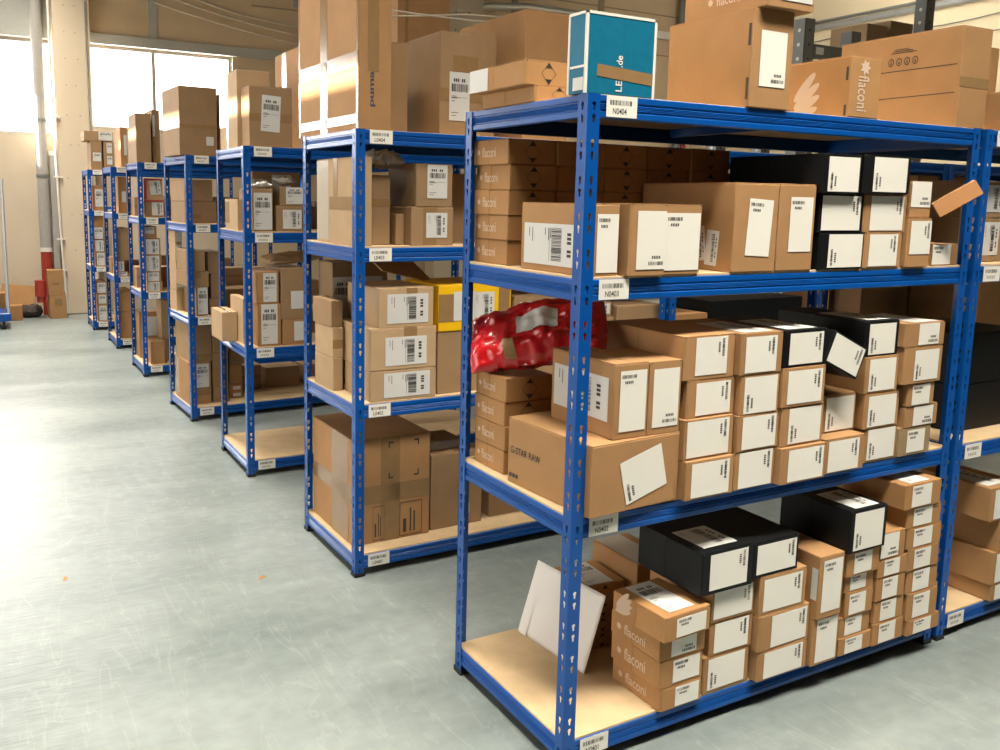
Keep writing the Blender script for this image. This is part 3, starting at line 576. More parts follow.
TABLE = r'''
white-labelled orange-brown mailer, bottom of leaf-print stack by empty board, nearest rack's bottom shelf|m|2|0.4492|-0.011|0.1048|0.3|0.1724|0.235|0.0768|FL,L,0.12,0.2,0.72,0.75,0,0;UP,L,0.82,0.34,0.9,0.62,0,0;N,F,0.35,0.08,0.93,0.92,0,0
white-labelled orange-brown mailer, second up in leaf-print stack by empty board, nearest rack's bottom shelf|m|2|0.4457|-0.0096|0.1822|0.5|0.182|0.235|0.0937|FL,L,0.12,0.2,0.72,0.75,0,0;UP,L,0.82,0.34,0.9,0.62,0,0;N,F,0.3,0.12,0.92,0.92,0,0
white-labelled orange-brown mailer, third up in leaf-print stack by empty board, nearest rack's bottom shelf|m|2|0.4455|-0.0101|0.2765|0.5|0.1919|0.235|0.0768|FL,L,0.12,0.2,0.72,0.75,0,0;UP,L,0.82,0.34,0.9,0.62,0,0;N,F,0.25,0.1,0.8,0.95,2,0
white-labelled orange-brown mailer, top of leaf-print stack by empty board, nearest rack's bottom shelf|m|2|0.439|-0.0338|0.3539|3|0.1982|0.235|0.0822|LF,L,0.05,0.2,0.4,0.95,0,0;UP,L,0.82,0.34,0.9,0.62,0,0;N,F,0.25,0.1,0.9,0.85,0,0;S,T,0.2,0.1,0.75,0.95,0,0
white-labelled brown mailer, bottom of first column beside leaf-print stack, nearest rack's bottom shelf|m|0|0.6577|0.0035|0.1048|0.2|0.2061|0.3|0.1251|N,F,0.1,0.08,0.9,0.94,3,0
white-labelled brown mailer, second up in first column beside leaf-print stack, nearest rack's bottom shelf|m|0|0.6711|0.0032|0.2305|-0.5|0.19|0.3|0.1182|N,F,0.1,0.08,0.9,0.94,1,0
white-labelled brown mailer, third up in first column beside leaf-print stack, nearest rack's bottom shelf|m|0|0.6674|-0.0002|0.3494|-0.3|0.1875|0.3|0.1132|N,F,0.04,0.1,0.95,0.95,1,0
black shoe box above the first column, front label turned sideways, nearest rack's bottom shelf|s|4|0.6123|-0.0196|0.4632|0.1|0.2258|0.3|0.1436|N,F,0.15,0.1,0.88,0.93,1,0;S,T,0.15,0.1,0.8,0.6,1,0
white-labelled brown mailer, bottom of second column from leaf-print stack, nearest rack's bottom shelf|m|0|0.8923|-0.0259|0.1048|-0.3|0.2383|0.3|0.1053|N,F,0.12,0.06,0.9,0.94,1,0
white-labelled brown mailer, second up in second column from leaf-print stack, nearest rack's bottom shelf|m|0|0.8931|-0.0238|0.2107|0.5|0.2501|0.3|0.1258|N,F,0.24,0.06,0.93,0.95,1,0
white-labelled brown mailer, third up in second column from leaf-print stack, nearest rack's bottom shelf|m|0|0.8794|-0.0199|0.3371|-0.4|0.2191|0.3|0.1375|N,F,0.07,0.1,0.9,0.92,1,0
white-labelled black shoe box, top of second column from leaf-print stack, nearest rack's bottom shelf|s|4|0.8342|-0.0176|0.4752|-0.4|0.2121|0.3|0.1259|N,F,0.08,0.1,0.94,0.9,1,0
white-labelled brown mailer, lower of upright-box column, nearest rack's bottom shelf|m|0|1.0862|-0.0391|0.1048|-0.4|0.1318|0.3|0.1782|N,F,0.14,0.06,0.93,0.95,0,0
white-labelled brown mailer, upper of upright-box column, nearest rack's bottom shelf|m|0|1.0818|-0.049|0.2836|0.4|0.1233|0.3|0.2259|N,F,0.13,0.1,0.92,0.93,0,0;P,L,0.9,0.3,0.98,0.8,0,0
white-labelled orange-brown mailer, bottom of small-box column after upright boxes, nearest rack's bottom shelf|m|2|1.2528|-0.0373|0.1048|-0.3|0.1721|0.26|0.0653|N,F,0.18,0.08,0.72,0.94,0,0
white-labelled orange-brown mailer, second up in small-box column after upright boxes, nearest rack's bottom shelf|m|2|1.25|-0.0311|0.1707|0.4|0.1681|0.26|0.0756|N,F,0.18,0.08,0.72,0.94,0,0
white-labelled orange-brown mailer, third up in small-box column after upright boxes, nearest rack's bottom shelf|m|2|1.2584|-0.0367|0.2469|0.6|0.1491|0.26|0.0946|N,F,0.12,0.1,0.72,0.9,0,0
white-labelled orange-brown mailer, fourth up in small-box column after upright boxes, nearest rack's bottom shelf|m|2|1.2518|-0.0347|0.3421|0.2|0.1566|0.26|0.0633|N,F,0.18,0.08,0.72,0.94,0,0
white-labelled orange-brown mailer, top of small-box column after upright boxes, nearest rack's bottom shelf|m|2|1.2487|-0.0474|0.406|0.5|0.1729|0.26|0.092|N,F,0.2,0.1,0.75,0.92,0,0
white-labelled orange-brown mailer, bottom of fifth small-box column, nearest rack's bottom shelf|m|2|1.4291|-0.0435|0.1048|0.6|0.175|0.26|0.0849|N,F,0.18,0.08,0.72,0.94,0,0
white-labelled orange-brown mailer, second up in fifth small-box column, nearest rack's bottom shelf|m|2|1.4259|-0.0419|0.1903|-0.2|0.161|0.26|0.0869|N,F,0.18,0.08,0.72,0.94,0,0
white-labelled orange-brown mailer, third up in fifth small-box column, nearest rack's bottom shelf|m|2|1.4183|-0.0461|0.2778|-0.4|0.1555|0.26|0.0897|N,F,0.18,0.08,0.72,0.94,0,0
white-labelled orange-brown mailer, fourth up in fifth small-box column, nearest rack's bottom shelf|m|2|1.4173|-0.0478|0.3681|-0.5|0.1578|0.26|0.0689|N,F,0.18,0.08,0.72,0.94,0,0
white-labelled orange-brown mailer, top of fifth small-box column, nearest rack's bottom shelf|m|2|1.4084|-0.0466|0.4376|0.1|0.1367|0.26|0.0973|N,F,0,0.06,0.72,0.98,2,0
white-labelled orange-brown mailer, bottom of small-box column beside end post, nearest rack's bottom shelf|m|2|1.6235|-0.054|0.1048|0.2|0.1947|0.26|0.0603|N,F,0.18,0.08,0.72,0.94,0,0
white-labelled orange-brown mailer, second up in small-box column beside end post, nearest rack's bottom shelf|m|2|1.6082|-0.0513|0.1657|-0.2|0.1791|0.26|0.1051|N,F,0.18,0.08,0.72,0.94,0,0
white-labelled orange-brown mailer, third up in small-box column beside end post, nearest rack's bottom shelf|m|2|1.5988|-0.0475|0.2713|-0|0.1807|0.26|0.0921|N,F,0.18,0.08,0.72,0.94,0,0
white-labelled orange-brown mailer, fourth up in small-box column beside end post, nearest rack's bottom shelf|m|2|1.5884|-0.0515|0.364|-0|0.1804|0.26|0.0853|N,F,0.18,0.08,0.72,0.94,0,0
white-labelled orange-brown mailer, fifth up in small-box column beside end post, nearest rack's bottom shelf|m|2|1.5858|-0.0484|0.4499|-0.5|0.1974|0.26|0.0791|N,F,0.18,0.08,0.72,0.94,0,0
white-labelled orange-brown mailer, sixth up in small-box column beside end post, nearest rack's bottom shelf|m|2|1.5769|-0.0462|0.5296|-0.6|0.1962|0.26|0.078|N,F,0.18,0.08,0.72,0.94,0,0
white-labelled orange-brown mailer, top of small-box column beside end post, nearest rack's bottom shelf|m|2|1.5475|-0.054|0.6083|0.4|0.2099|0.26|0.0926|N,F,0.18,0.08,0.72,0.94,0,0;S,T,0.2,0.05,0.75,0.8,0,0
leaf-print mailer box, bottom of back-corner stack under red bag, nearest rack's second shelf|m|2|0.1317|0.4284|0.7978|0.2|0.1912|0.19|0.0799|DI,F,0.34,0.06,0.66,0.94,0,0;FL,L,0.1,0.25,0.66,0.75,0,0;UP,L,0.82,0.34,0.9,0.62,0,0
leaf-print mailer box, second up in back-corner stack under red bag, nearest rack's second shelf|m|2|0.1287|0.4262|0.8783|0.9|0.1853|0.19|0.0799|DI,F,0.34,0.06,0.66,0.94,0,0;FL,L,0.1,0.25,0.66,0.75,0,0;UP,L,0.82,0.34,0.9,0.62,0,0
leaf-print mailer box, third up in back-corner stack under red bag, nearest rack's second shelf|m|2|0.1323|0.4352|0.9588|0.9|0.1895|0.19|0.0799|DI,F,0.34,0.06,0.66,0.94,0,0;FL,L,0.1,0.25,0.66,0.75,0,0;UP,L,0.82,0.34,0.9,0.62,0,0
leaf-print mailer box, top of back-corner stack under red bag, nearest rack's second shelf|m|2|0.1313|0.4303|1.0393|0.6|0.1851|0.19|0.0799|DI,F,0.34,0.06,0.66,0.94,0,0;FL,L,0.1,0.25,0.66,0.75,0,0;UP,L,0.82,0.34,0.9,0.62,0,0
large brown carton with black lettering, behind the corner post, nearest rack's second shelf|r|0|0.219|-0.014|0.7978|4|0.3501|0.4|0.2128|GS,L,0.04,0.47,0.42,0.575,0,0;MK,L,0.03,0.1,0.15,0.16,0,0;N,F,0.34,0.17,0.82,0.8,3,14
brown carton with side shipping label, on the large lettered carton, nearest rack's second shelf|r|0|0.197|0|1.0112|0|0.1262|0.31|0.2246|N,F,0.16,0.1,0.93,0.9,0,0;S,L,0.05,0.22,0.92,0.8,1,0
narrow upright brown box beside side-labelled carton, nearest rack's second shelf|m|0|0.3259|0|1.0112|0|0.1237|0.24|0.2205|N,F,0.12,0.1,0.92,0.9,2,0
white-labelled brown mailer, bottom of first column past lettered carton, nearest rack's second shelf|m|0|0.4958|-0.0331|0.7978|0.3|0.197|0.3|0.1219|N,F,0.1,0.06,0.9,0.94,1,0
white-labelled brown mailer, second up in first column past lettered carton, nearest rack's second shelf|m|0|0.4973|-0.0176|0.9203|0.4|0.2024|0.3|0.1251|N,F,0.04,0.06,0.9,0.96,1,0
white-labelled brown mailer, third up in first column past lettered carton, nearest rack's second shelf|m|0|0.509|-0.0037|1.046|0.5|0.1995|0.3|0.1176|N,F,0.18,0.06,0.9,0.92,1,0
white-labelled brown mailer, top of first column past lettered carton, nearest rack's second shelf|m|0|0.4939|-0.0033|1.1643|-0.2|0.2081|0.38|0.1354|N,F,0.22,0.1,0.84,0.96,1,0
white-labelled brown mailer, bottom of second column past lettered carton, nearest rack's second shelf|m|0|0.6933|-0.0261|0.7978|0.5|0.1789|0.33|0.1247|N,F,0.1,0.04,0.93,0.97,1,0
white-labelled brown mailer, second up in second column past lettered carton, nearest rack's second shelf|m|0|0.6974|-0.0283|0.9231|0.5|0.1823|0.33|0.116|N,F,0.1,0.06,0.92,0.96,1,0
white-labelled brown mailer, third up in second column past lettered carton, nearest rack's second shelf|m|0|0.696|-0.0266|1.0397|-0.2|0.1682|0.33|0.1289|N,F,0.08,0.04,0.93,0.94,3,0
white-labelled brown mailer, top of second column past lettered carton, nearest rack's second shelf|m|0|0.6901|-0.0285|1.1692|-0.4|0.1804|0.33|0.1304|N,F,0.1,0.05,0.85,0.92,1,0;S,T,0.15,0.05,0.85,0.7,1,0
white-labelled brown mailer, bottom of third column past lettered carton, nearest rack's second shelf|m|0|0.8888|-0.0534|0.7978|-0.4|0.2081|0.33|0.1206|N,F,0.15,0.06,0.94,0.94,1,0
white-labelled brown mailer, second up in third column past lettered carton, nearest rack's second shelf|m|0|0.8902|-0.0365|0.919|0.6|0.1993|0.33|0.1316|N,F,0.16,0.06,0.93,0.95,3,0
white-labelled brown mailer, third up in third column past lettered carton, nearest rack's second shelf|m|0|0.8802|-0.0407|1.0512|-0.5|0.1942|0.33|0.1274|N,F,0.1,0.08,0.92,0.93,1,0
white-labelled black shoe box, top of third column past lettered carton, nearest rack's second shelf|s|4|0.8799|-0.0341|1.1792|0|0.1951|0.33|0.1208|N,F,0.12,0.08,0.92,0.92,1,0;S,T,0.15,0.05,0.85,0.7,1,0
white-labelled brown mailer, lower of column under the tilted black box, nearest rack's second shelf|m|0|1.1094|-0.0388|0.7978|-0.3|0.2001|0.3|0.1218|N,F,0.08,0.05,0.85,0.93,1,0
white-labelled brown mailer, upper of column under the tilted black box, nearest rack's second shelf|m|0|1.146|0.0208|0.9202|0.4|0.1628|0.3|0.133|N,F,0.05,0.05,0.93,0.93,3,0
white-labelled brown mailer, bottom of column beside the tilted black box, nearest rack's second shelf|m|0|1.3508|-0.0004|0.7978|-0.1|0.1757|0.3|0.1206|N,F,0.08,0.05,0.93,0.96,3,0
white-labelled brown mailer, second up in column beside the tilted black box, nearest rack's second shelf|m|0|1.3367|-0.0036|0.919|0.5|0.1912|0.3|0.1282|N,F,0.1,0.06,0.9,0.92,3,0
white-labelled brown mailer, third up in column beside the tilted black box, nearest rack's second shelf|m|0|1.3212|-0.0037|1.0478|-0|0.1772|0.3|0.1291|N,F,0.1,0.06,0.9,0.94,3,0
white-labelled black shoe box, top of column beside the tilted black box, nearest rack's second shelf|s|4|1.3119|0.0027|1.1775|-0.4|0.1801|0.38|0.1249|N,F,0.12,0.06,0.9,0.92,3,0;S,T,0.2,0.05,0.85,0.6,1,0
white-labelled grey taped mailer, bottom of column beside end post, nearest rack's second shelf|m|7|1.5322|-0.0101|0.7978|0.5|0.1829|0.26|0.104|N,F,0.24,0.1,0.8,0.9,0,0
white-labelled brown mailer, second up in column beside end post, nearest rack's second shelf|m|0|1.556|-0.011|0.9024|0.3|0.1885|0.26|0.079|N,F,0.24,0.06,0.85,0.95,2,0
white-labelled brown mailer, third up in column beside end post, nearest rack's second shelf|m|0|1.5367|-0.0151|0.982|-0.1|0.1513|0.26|0.0854|N,F,0.15,0.06,0.82,0.92,0,0
white-labelled brown mailer, fourth up in column beside end post, nearest rack's second shelf|m|0|1.5207|-0.0228|1.0681|0.4|0.2178|0.26|0.1348|N,F,0.26,0.08,0.9,0.9,3,0
white-labelled brown mailer, top of column beside end post, nearest rack's second shelf|m|0|1.5174|-0.0216|1.2035|-0.1|0.2268|0.26|0.084|N,F,0.34,0.06,0.85,0.97,2,0;P,T,0.3,0.05,0.9,0.9,0,0
diamond-marked mailer box, bottom of corner back-row stack, nearest rack's third shelf|m|2|0.1239|0.4377|1.4876|-0.1|0.1798|0.21|0.0792|DI,F,0.34,0.06,0.66,0.94,0,0;FL,L,0.1,0.25,0.66,0.75,0,0;UP,L,0.82,0.34,0.9,0.62,0,0
diamond-marked mailer box, second up in corner back-row stack, nearest rack's third shelf|m|2|0.1219|0.4317|1.5674|-0.4|0.1839|0.21|0.0792|DI,F,0.34,0.06,0.66,0.94,0,0;FL,L,0.1,0.25,0.66,0.75,0,0;UP,L,0.82,0.34,0.9,0.62,0,0
diamond-marked mailer box, third up in corner back-row stack, nearest rack's third shelf|m|2|0.1192|0.4305|1.6472|1|0.1799|0.21|0.0792|DI,F,0.34,0.06,0.66,0.94,0,0;FL,L,0.1,0.25,0.66,0.75,0,0;UP,L,0.82,0.34,0.9,0.62,0,0
diamond-marked mailer box, fourth up in corner back-row stack, nearest rack's third shelf|m|2|0.1232|0.432|1.727|-0.3|0.179|0.21|0.0792|DI,F,0.34,0.06,0.66,0.94,0,0;FL,L,0.1,0.25,0.66,0.75,0,0;UP,L,0.82,0.34,0.9,0.62,0,0
diamond-marked mailer box, top of corner back-row stack, nearest rack's third shelf|m|2|0.1184|0.4354|1.8068|0.7|0.1834|0.21|0.0792|DI,F,0.34,0.06,0.66,0.94,0,0;FL,L,0.1,0.25,0.66,0.75,0,0;UP,L,0.82,0.34,0.9,0.62,0,0
diamond-marked mailer box, bottom of second back-row stack, nearest rack's third shelf|m|2|0.3099|0.4353|1.4876|0.4|0.1881|0.21|0.0792|DI,F,0.34,0.06,0.66,0.94,0,0;FL,L,0.1,0.25,0.66,0.75,0,0;UP,L,0.82,0.34,0.9,0.62,0,0
diamond-marked mailer box, second up in second back-row stack, nearest rack's third shelf|m|2|0.3104|0.4304|1.5674|0.4|0.1861|0.21|0.0792|DI,F,0.34,0.06,0.66,0.94,0,0;FL,L,0.1,0.25,0.66,0.75,0,0;UP,L,0.82,0.34,0.9,0.62,0,0
diamond-marked mailer box, third up in second back-row stack, nearest rack's third shelf|m|2|0.3081|0.4352|1.6472|0.4|0.1876|0.21|0.0792|DI,F,0.34,0.06,0.66,0.94,0,0;FL,L,0.1,0.25,0.66,0.75,0,0;UP,L,0.82,0.34,0.9,0.62,0,0
diamond-marked mailer box, fourth up in second back-row stack, nearest rack's third shelf|m|2|0.3101|0.4338|1.727|0.2|0.1909|0.21|0.0792|DI,F,0.34,0.06,0.66,0.94,0,0;FL,L,0.1,0.25,0.66,0.75,0,0;UP,L,0.82,0.34,0.9,0.62,0,0
diamond-marked mailer box, top of second back-row stack, nearest rack's third shelf|m|2|0.307|0.429|1.8068|0.3|0.1897|0.21|0.0792|DI,F,0.34,0.06,0.66,0.94,0,0;FL,L,0.1,0.25,0.66,0.75,0,0;UP,L,0.82,0.34,0.9,0.62,0,0
diamond-marked mailer box, bottom of third back-row stack, nearest rack's third shelf|m|2|0.4992|0.4338|1.4876|0.6|0.1865|0.21|0.0792|DI,F,0.34,0.06,0.66,0.94,0,0;FL,L,0.1,0.25,0.66,0.75,0,0;UP,L,0.82,0.34,0.9,0.62,0,0
diamond-marked mailer box, second up in third back-row stack, nearest rack's third shelf|m|2|0.4983|0.4349|1.5674|0.7|0.1857|0.21|0.0792|DI,F,0.34,0.06,0.66,0.94,0,0;FL,L,0.1,0.25,0.66,0.75,0,0;UP,L,0.82,0.34,0.9,0.62,0,0
diamond-marked mailer box, third up in third back-row stack, nearest rack's third shelf|m|2|0.4988|0.4364|1.6472|0.4|0.1879|0.21|0.0792|DI,F,0.34,0.06,0.66,0.94,0,0;FL,L,0.1,0.25,0.66,0.75,0,0;UP,L,0.82,0.34,0.9,0.62,0,0
diamond-marked mailer box, fourth up in third back-row stack, nearest rack's third shelf|m|2|0.5004|0.4322|1.727|0.1|0.1811|0.21|0.0792|DI,F,0.34,0.06,0.66,0.94,0,0;FL,L,0.1,0.25,0.66,0.75,0,0;UP,L,0.82,0.34,0.9,0.62,0,0
diamond-marked mailer box, top of third back-row stack, nearest rack's third shelf|m|2|0.4975|0.4372|1.8068|-0|0.1874|0.21|0.0792|DI,F,0.34,0.06,0.66,0.94,0,0;FL,L,0.1,0.25,0.66,0.75,0,0;UP,L,0.82,0.34,0.9,0.62,0,0
diamond-marked mailer box, bottom of fourth back-row stack, nearest rack's third shelf|m|2|0.6886|0.4348|1.4876|-0.7|0.1862|0.21|0.0792|DI,F,0.34,0.06,0.66,0.94,0,0;FL,L,0.1,0.25,0.66,0.75,0,0;UP,L,0.82,0.34,0.9,0.62,0,0
diamond-marked mailer box, second up in fourth back-row stack, nearest rack's third shelf|m|2|0.6884|0.434|1.5674|-0.2|0.1844|0.21|0.0792|DI,F,0.34,0.06,0.66,0.94,0,0;FL,L,0.1,0.25,0.66,0.75,0,0;UP,L,0.82,0.34,0.9,0.62,0,0
diamond-marked mailer box, third up in fourth back-row stack, nearest rack's third shelf|m|2|0.6885|0.4336|1.6472|0.4|0.187|0.21|0.0792|DI,F,0.34,0.06,0.66,0.94,0,0;FL,L,0.1,0.25,0.66,0.75,0,0;UP,L,0.82,0.34,0.9,0.62,0,0
diamond-marked mailer box, fourth up in fourth back-row stack, nearest rack's third shelf|m|2|0.6851|0.4313|1.727|0.3|0.1844|0.21|0.0792|DI,F,0.34,0.06,0.66,0.94,0,0;FL,L,0.1,0.25,0.66,0.75,0,0;UP,L,0.82,0.34,0.9,0.62,0,0
diamond-marked mailer box, top of fourth back-row stack, nearest rack's third shelf|m|2|0.687|0.4336|1.8068|-0.9|0.1876|0.21|0.0792|DI,F,0.34,0.06,0.66,0.94,0,0;FL,L,0.1,0.25,0.66,0.75,0,0;UP,L,0.82,0.34,0.9,0.62,0,0
diamond-marked mailer box, bottom of fifth back-row stack, nearest rack's third shelf|m|2|0.8758|0.4266|1.4876|-0.7|0.184|0.21|0.0792|DI,F,0.34,0.06,0.66,0.94,0,0;FL,L,0.1,0.25,0.66,0.75,0,0;UP,L,0.82,0.34,0.9,0.62,0,0
diamond-marked mailer box, second up in fifth back-row stack, nearest rack's third shelf|m|2|0.875|0.4283|1.5674|-0.9|0.1849|0.21|0.0792|DI,F,0.34,0.06,0.66,0.94,0,0;FL,L,0.1,0.25,0.66,0.75,0,0;UP,L,0.82,0.34,0.9,0.62,0,0
diamond-marked mailer box, third up in fifth back-row stack, nearest rack's third shelf|m|2|0.8765|0.4333|1.6472|0.2|0.1851|0.21|0.0792|DI,F,0.34,0.06,0.66,0.94,0,0;FL,L,0.1,0.25,0.66,0.75,0,0;UP,L,0.82,0.34,0.9,0.62,0,0
diamond-marked mailer box, fourth up in fifth back-row stack, nearest rack's third shelf|m|2|0.8776|0.426|1.727|-0.2|0.1913|0.21|0.0792|DI,F,0.34,0.06,0.66,0.94,0,0;FL,L,0.1,0.25,0.66,0.75,0,0;UP,L,0.82,0.34,0.9,0.62,0,0
diamond-marked mailer box, top of fifth back-row stack, nearest rack's third shelf|m|2|0.8761|0.4274|1.8068|0.7|0.1865|0.21|0.0792|DI,F,0.34,0.06,0.66,0.94,0,0;FL,L,0.1,0.25,0.66,0.75,0,0;UP,L,0.82,0.34,0.9,0.62,0,0
brown carton with barcoded side, behind corner post, nearest rack's third shelf|r|0|0.0799|0.012|1.4876|0|0.1119|0.33|0.201|N,F,0.3,0.05,0.96,0.86,0,0;S,L,0.06,0.1,0.9,0.7,1,0
brown upright box with label code at its foot, nearest rack's third shelf|m|0|0.2199|-0.012|1.4876|0|0.1339|0.2|0.2034|N,F,0.2,0.09,0.98,0.9,2,0
brown upright box touching the foot-coded box, nearest rack's third shelf|m|0|0.3609|0|1.4876|0|0.142|0.2|0.2024|N,F,0.02,0.06,0.96,0.88,0,0
tall deep brown carton with tilted narrow label, nearest rack's third shelf|r|0|0.6572|0|1.4876|0|0.1871|0.42|0.2715|N,F,0.3,0.18,0.85,0.82,0,-3;S,L,0.6,0.1,0.73,0.5,1,8;S,L,0.74,0.06,0.86,0.46,1,-4
tall brown carton with straight narrow label, nearest rack's third shelf|r|0|0.837|0|1.4876|0|0.1647|0.42|0.2731|N,F,0.3,0.22,0.92,0.85,0,0
white-labelled black shoe box, bottom of black column beside tall cartons, nearest rack's third shelf|s|4|1.0583|-0.001|1.4876|-0.6|0.2165|0.4|0.1196|N,F,0.2,0.05,0.96,0.96,3,0
white-labelled black shoe box, second up in black column beside tall cartons, nearest rack's third shelf|s|4|1.0487|0.0009|1.6078|-0.5|0.211|0.4|0.1255|N,F,0.04,0.06,0.92,0.95,1,0
white-labelled black shoe box, top of black column beside tall cartons, nearest rack's third shelf|s|4|1.011|-0.0196|1.7339|-0.2|0.1793|0.4|0.1251|N,F,0.12,0.05,0.94,0.93,3,0
white-labelled brown mailer, bottom of mixed column right of black column, nearest rack's third shelf|m|0|1.2727|0.0006|1.4876|0.5|0.1983|0.36|0.1202|N,F,0.12,0.05,0.88,0.95,1,0
white-labelled brown mailer, second up in mixed column right of black column, nearest rack's third shelf|m|0|1.2716|0.0025|1.6084|-0.1|0.2227|0.36|0.1282|N,F,0.15,0.05,0.92,0.95,1,0
white-labelled black shoe box, top of mixed column right of black column, nearest rack's third shelf|s|4|1.238|-0.0175|1.7372|0.2|0.242|0.36|0.1273|N,F,0.2,0.05,0.92,0.94,3,0
white-labelled brown mailer, lower of pair beside the mixed column, nearest rack's third shelf|m|0|1.4487|-0.011|1.4876|-0.4|0.1274|0.3|0.1722|N,F,0.1,0.26,0.98,0.93,1,0
white-labelled brown mailer, upper of pair beside the mixed column, nearest rack's third shelf|m|0|1.4556|0.0008|1.6604|0.1|0.1156|0.2|0.1252|N,F,0.02,0.28,0.96,0.98,2,0
white-labelled brown mailer, low box by the end post, nearest rack's third shelf|m|0|1.6444|0.0137|1.4876|0.6|0.1543|0.14|0.0776|N,F,0,0.05,0.7,0.97,0,0
brown box in shade behind the low box, by end post, nearest rack's third shelf|m|3|1.6102|0.17|1.4876|0|0.1896|0.25|0.1804|P,F,0.3,0.2,0.98,0.95,0,0
pale leaf-print mailer on the nearest rack top, lower of two|m|2|0.0895|0.26|1.9811|0|0.171|0.3|0.0472|DI,F,0.34,0.06,0.66,0.94,0,0;UP,L,0.82,0.34,0.9,0.62,0,0
pale leaf-print mailer on the nearest rack top, upper of two|m|2|0.057|0.27|2.0289|0|0.166|0.32|0.0706|DI,F,0.34,0.06,0.66,0.94,0,0;P,L,0,0.02,0.35,0.98,0,0;UP,L,0.82,0.34,0.9,0.62,0,0
teal carton with white edges and brown tape, standing on the nearest rack top|r|6|0.115|0.01|1.9811|0|0.2381|0.075|0.2112|TE,F,0.43,0.05,0.52,0.5,0,0;T,F,0.16,0.19,1,0.34,0,-4;P,L,0.3,0.04,0.9,0.2,0,0
small brown carton between teal carton and big plain carton|r|0|0.2975|0.14|1.9811|0|0.095|0.16|0.149|T,F,0,0.3,1,0.42,0,0;T,L,0,0.3,1,0.42,0,0
big plain carton with narrow white label, on the nearest rack top|r|0|0.6734|-0.005|1.9811|0|0.1704|0.36|0.288|N,F,0.2,0.22,0.84,0.78,2,0;SL,L,0.955,0.08,0.985,0.3,0,0;SL,L,0.955,0.62,0.985,0.84,0,0
brown mailer box lying on the big plain carton|m|0|0.7084|-0.03|2.2697|0|0.2004|0.34|0.0894|P,F,0.3,0.25,0.95,0.85,0,0;FL,L,0.3,0.3,0.7,0.7,0,0
brown carton with grey leaf print, on the nearest rack top|r|2|1.1198|0.005|1.9811|0|0.1478|0.26|0.1928|LF,L,0.12,0,0.58,0.7,0,0;SL,L,0.93,0.02,0.965,0.2,0,0;SL,L,0.93,0.6,0.965,0.82,0,0;FV,F,0.25,0.1,0.75,0.92,0,0
largest brown carton on the nearest rack top, beside leaf print|r|0|1.7157|0.012|1.9811|0|0.1701|0.5|0.3504|IC,L,0.42,0.66,0.68,0.86,0,0;LN,L,0,0.34,0.97,0.35,0,0;LN,L,0,0.62,0.97,0.63,0,0;T,F,0,0.4,1,0.5,0,0
grey-labelled mailer behind white envelope, top box, nearest rack's bottom shelf|m|2|0.46|0.4|0.2798|-3|0.17|0.2|0.0644|DI,F,0.34,0.06,0.66,0.94,0,0;S,T,0.1,0.05,0.75,0.95,0,0
brown mailer behind white envelope, bottom box, nearest rack's bottom shelf|m|2|0.456|0.4|0.1048|0|0.168|0.2|0.0574|DI,F,0.34,0.06,0.66,0.94,0,0
brown mailer behind white envelope, second box up, nearest rack's bottom shelf|m|2|0.457|0.4|0.1628|0|0.166|0.2|0.0574|DI,F,0.34,0.06,0.66,0.94,0,0
brown mailer behind white envelope, third box up, nearest rack's bottom shelf|m|2|0.458|0.4|0.2208|0|0.164|0.2|0.0574|DI,F,0.34,0.06,0.66,0.94,0,0
brown carton with shiny taped top behind leaf-print stack, nearest rack's bottom shelf|r|0|0.655|0.36|0.1048|0|0.17|0.26|0.3052|K,T,0.05,0,0.75,1,0,0
black shoe box bridging the two small-box columns, nearest rack's bottom shelf|s|4|1.2418|-0.06|0.5|0|0.1926|0.3|0.1543|N,F,0.1,0.06,0.9,0.94,3,0;S,T,0.2,0.05,0.85,0.6,1,0
tall taped carton reaching the picture top, on the second rack|r|0|0.0597|1.5595|1.9811|0.6|0.1506|0.74|0.7989|T,F,0.28,0.3,0.62,1,0,0;PU,F,0.36,0.12,0.52,0.3,0,0;T,L,0.4,0,0.52,1,0,0;T,L,0.97,0,1,1,0,0;T,L,0,0,0.03,1,0,0;T,L,0,0.32,1,0.4,0,0;T,L,0,0.03,1,0.08,0,0
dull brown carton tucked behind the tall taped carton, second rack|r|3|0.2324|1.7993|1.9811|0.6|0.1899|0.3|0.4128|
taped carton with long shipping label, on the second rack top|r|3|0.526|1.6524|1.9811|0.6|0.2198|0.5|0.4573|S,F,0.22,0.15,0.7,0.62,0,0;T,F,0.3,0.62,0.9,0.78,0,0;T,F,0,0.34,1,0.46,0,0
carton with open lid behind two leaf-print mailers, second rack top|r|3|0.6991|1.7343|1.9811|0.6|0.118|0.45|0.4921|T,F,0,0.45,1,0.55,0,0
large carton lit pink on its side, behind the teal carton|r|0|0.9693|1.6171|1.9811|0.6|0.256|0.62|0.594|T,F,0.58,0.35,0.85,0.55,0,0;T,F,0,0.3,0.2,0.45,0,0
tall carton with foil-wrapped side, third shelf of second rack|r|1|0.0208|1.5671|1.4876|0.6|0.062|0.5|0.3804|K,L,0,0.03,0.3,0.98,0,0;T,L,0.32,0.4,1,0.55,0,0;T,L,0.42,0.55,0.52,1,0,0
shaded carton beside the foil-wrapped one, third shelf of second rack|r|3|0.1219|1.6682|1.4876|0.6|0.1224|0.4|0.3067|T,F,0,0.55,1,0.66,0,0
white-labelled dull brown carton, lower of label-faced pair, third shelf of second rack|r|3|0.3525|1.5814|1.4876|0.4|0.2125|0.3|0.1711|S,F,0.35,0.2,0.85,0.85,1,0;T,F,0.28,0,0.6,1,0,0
white-labelled dull brown carton, upper of label-faced pair, third shelf of second rack|r|3|0.3613|1.5838|1.6593|0|0.1819|0.3|0.1891|S,F,0.3,0.2,0.85,0.98,0,0
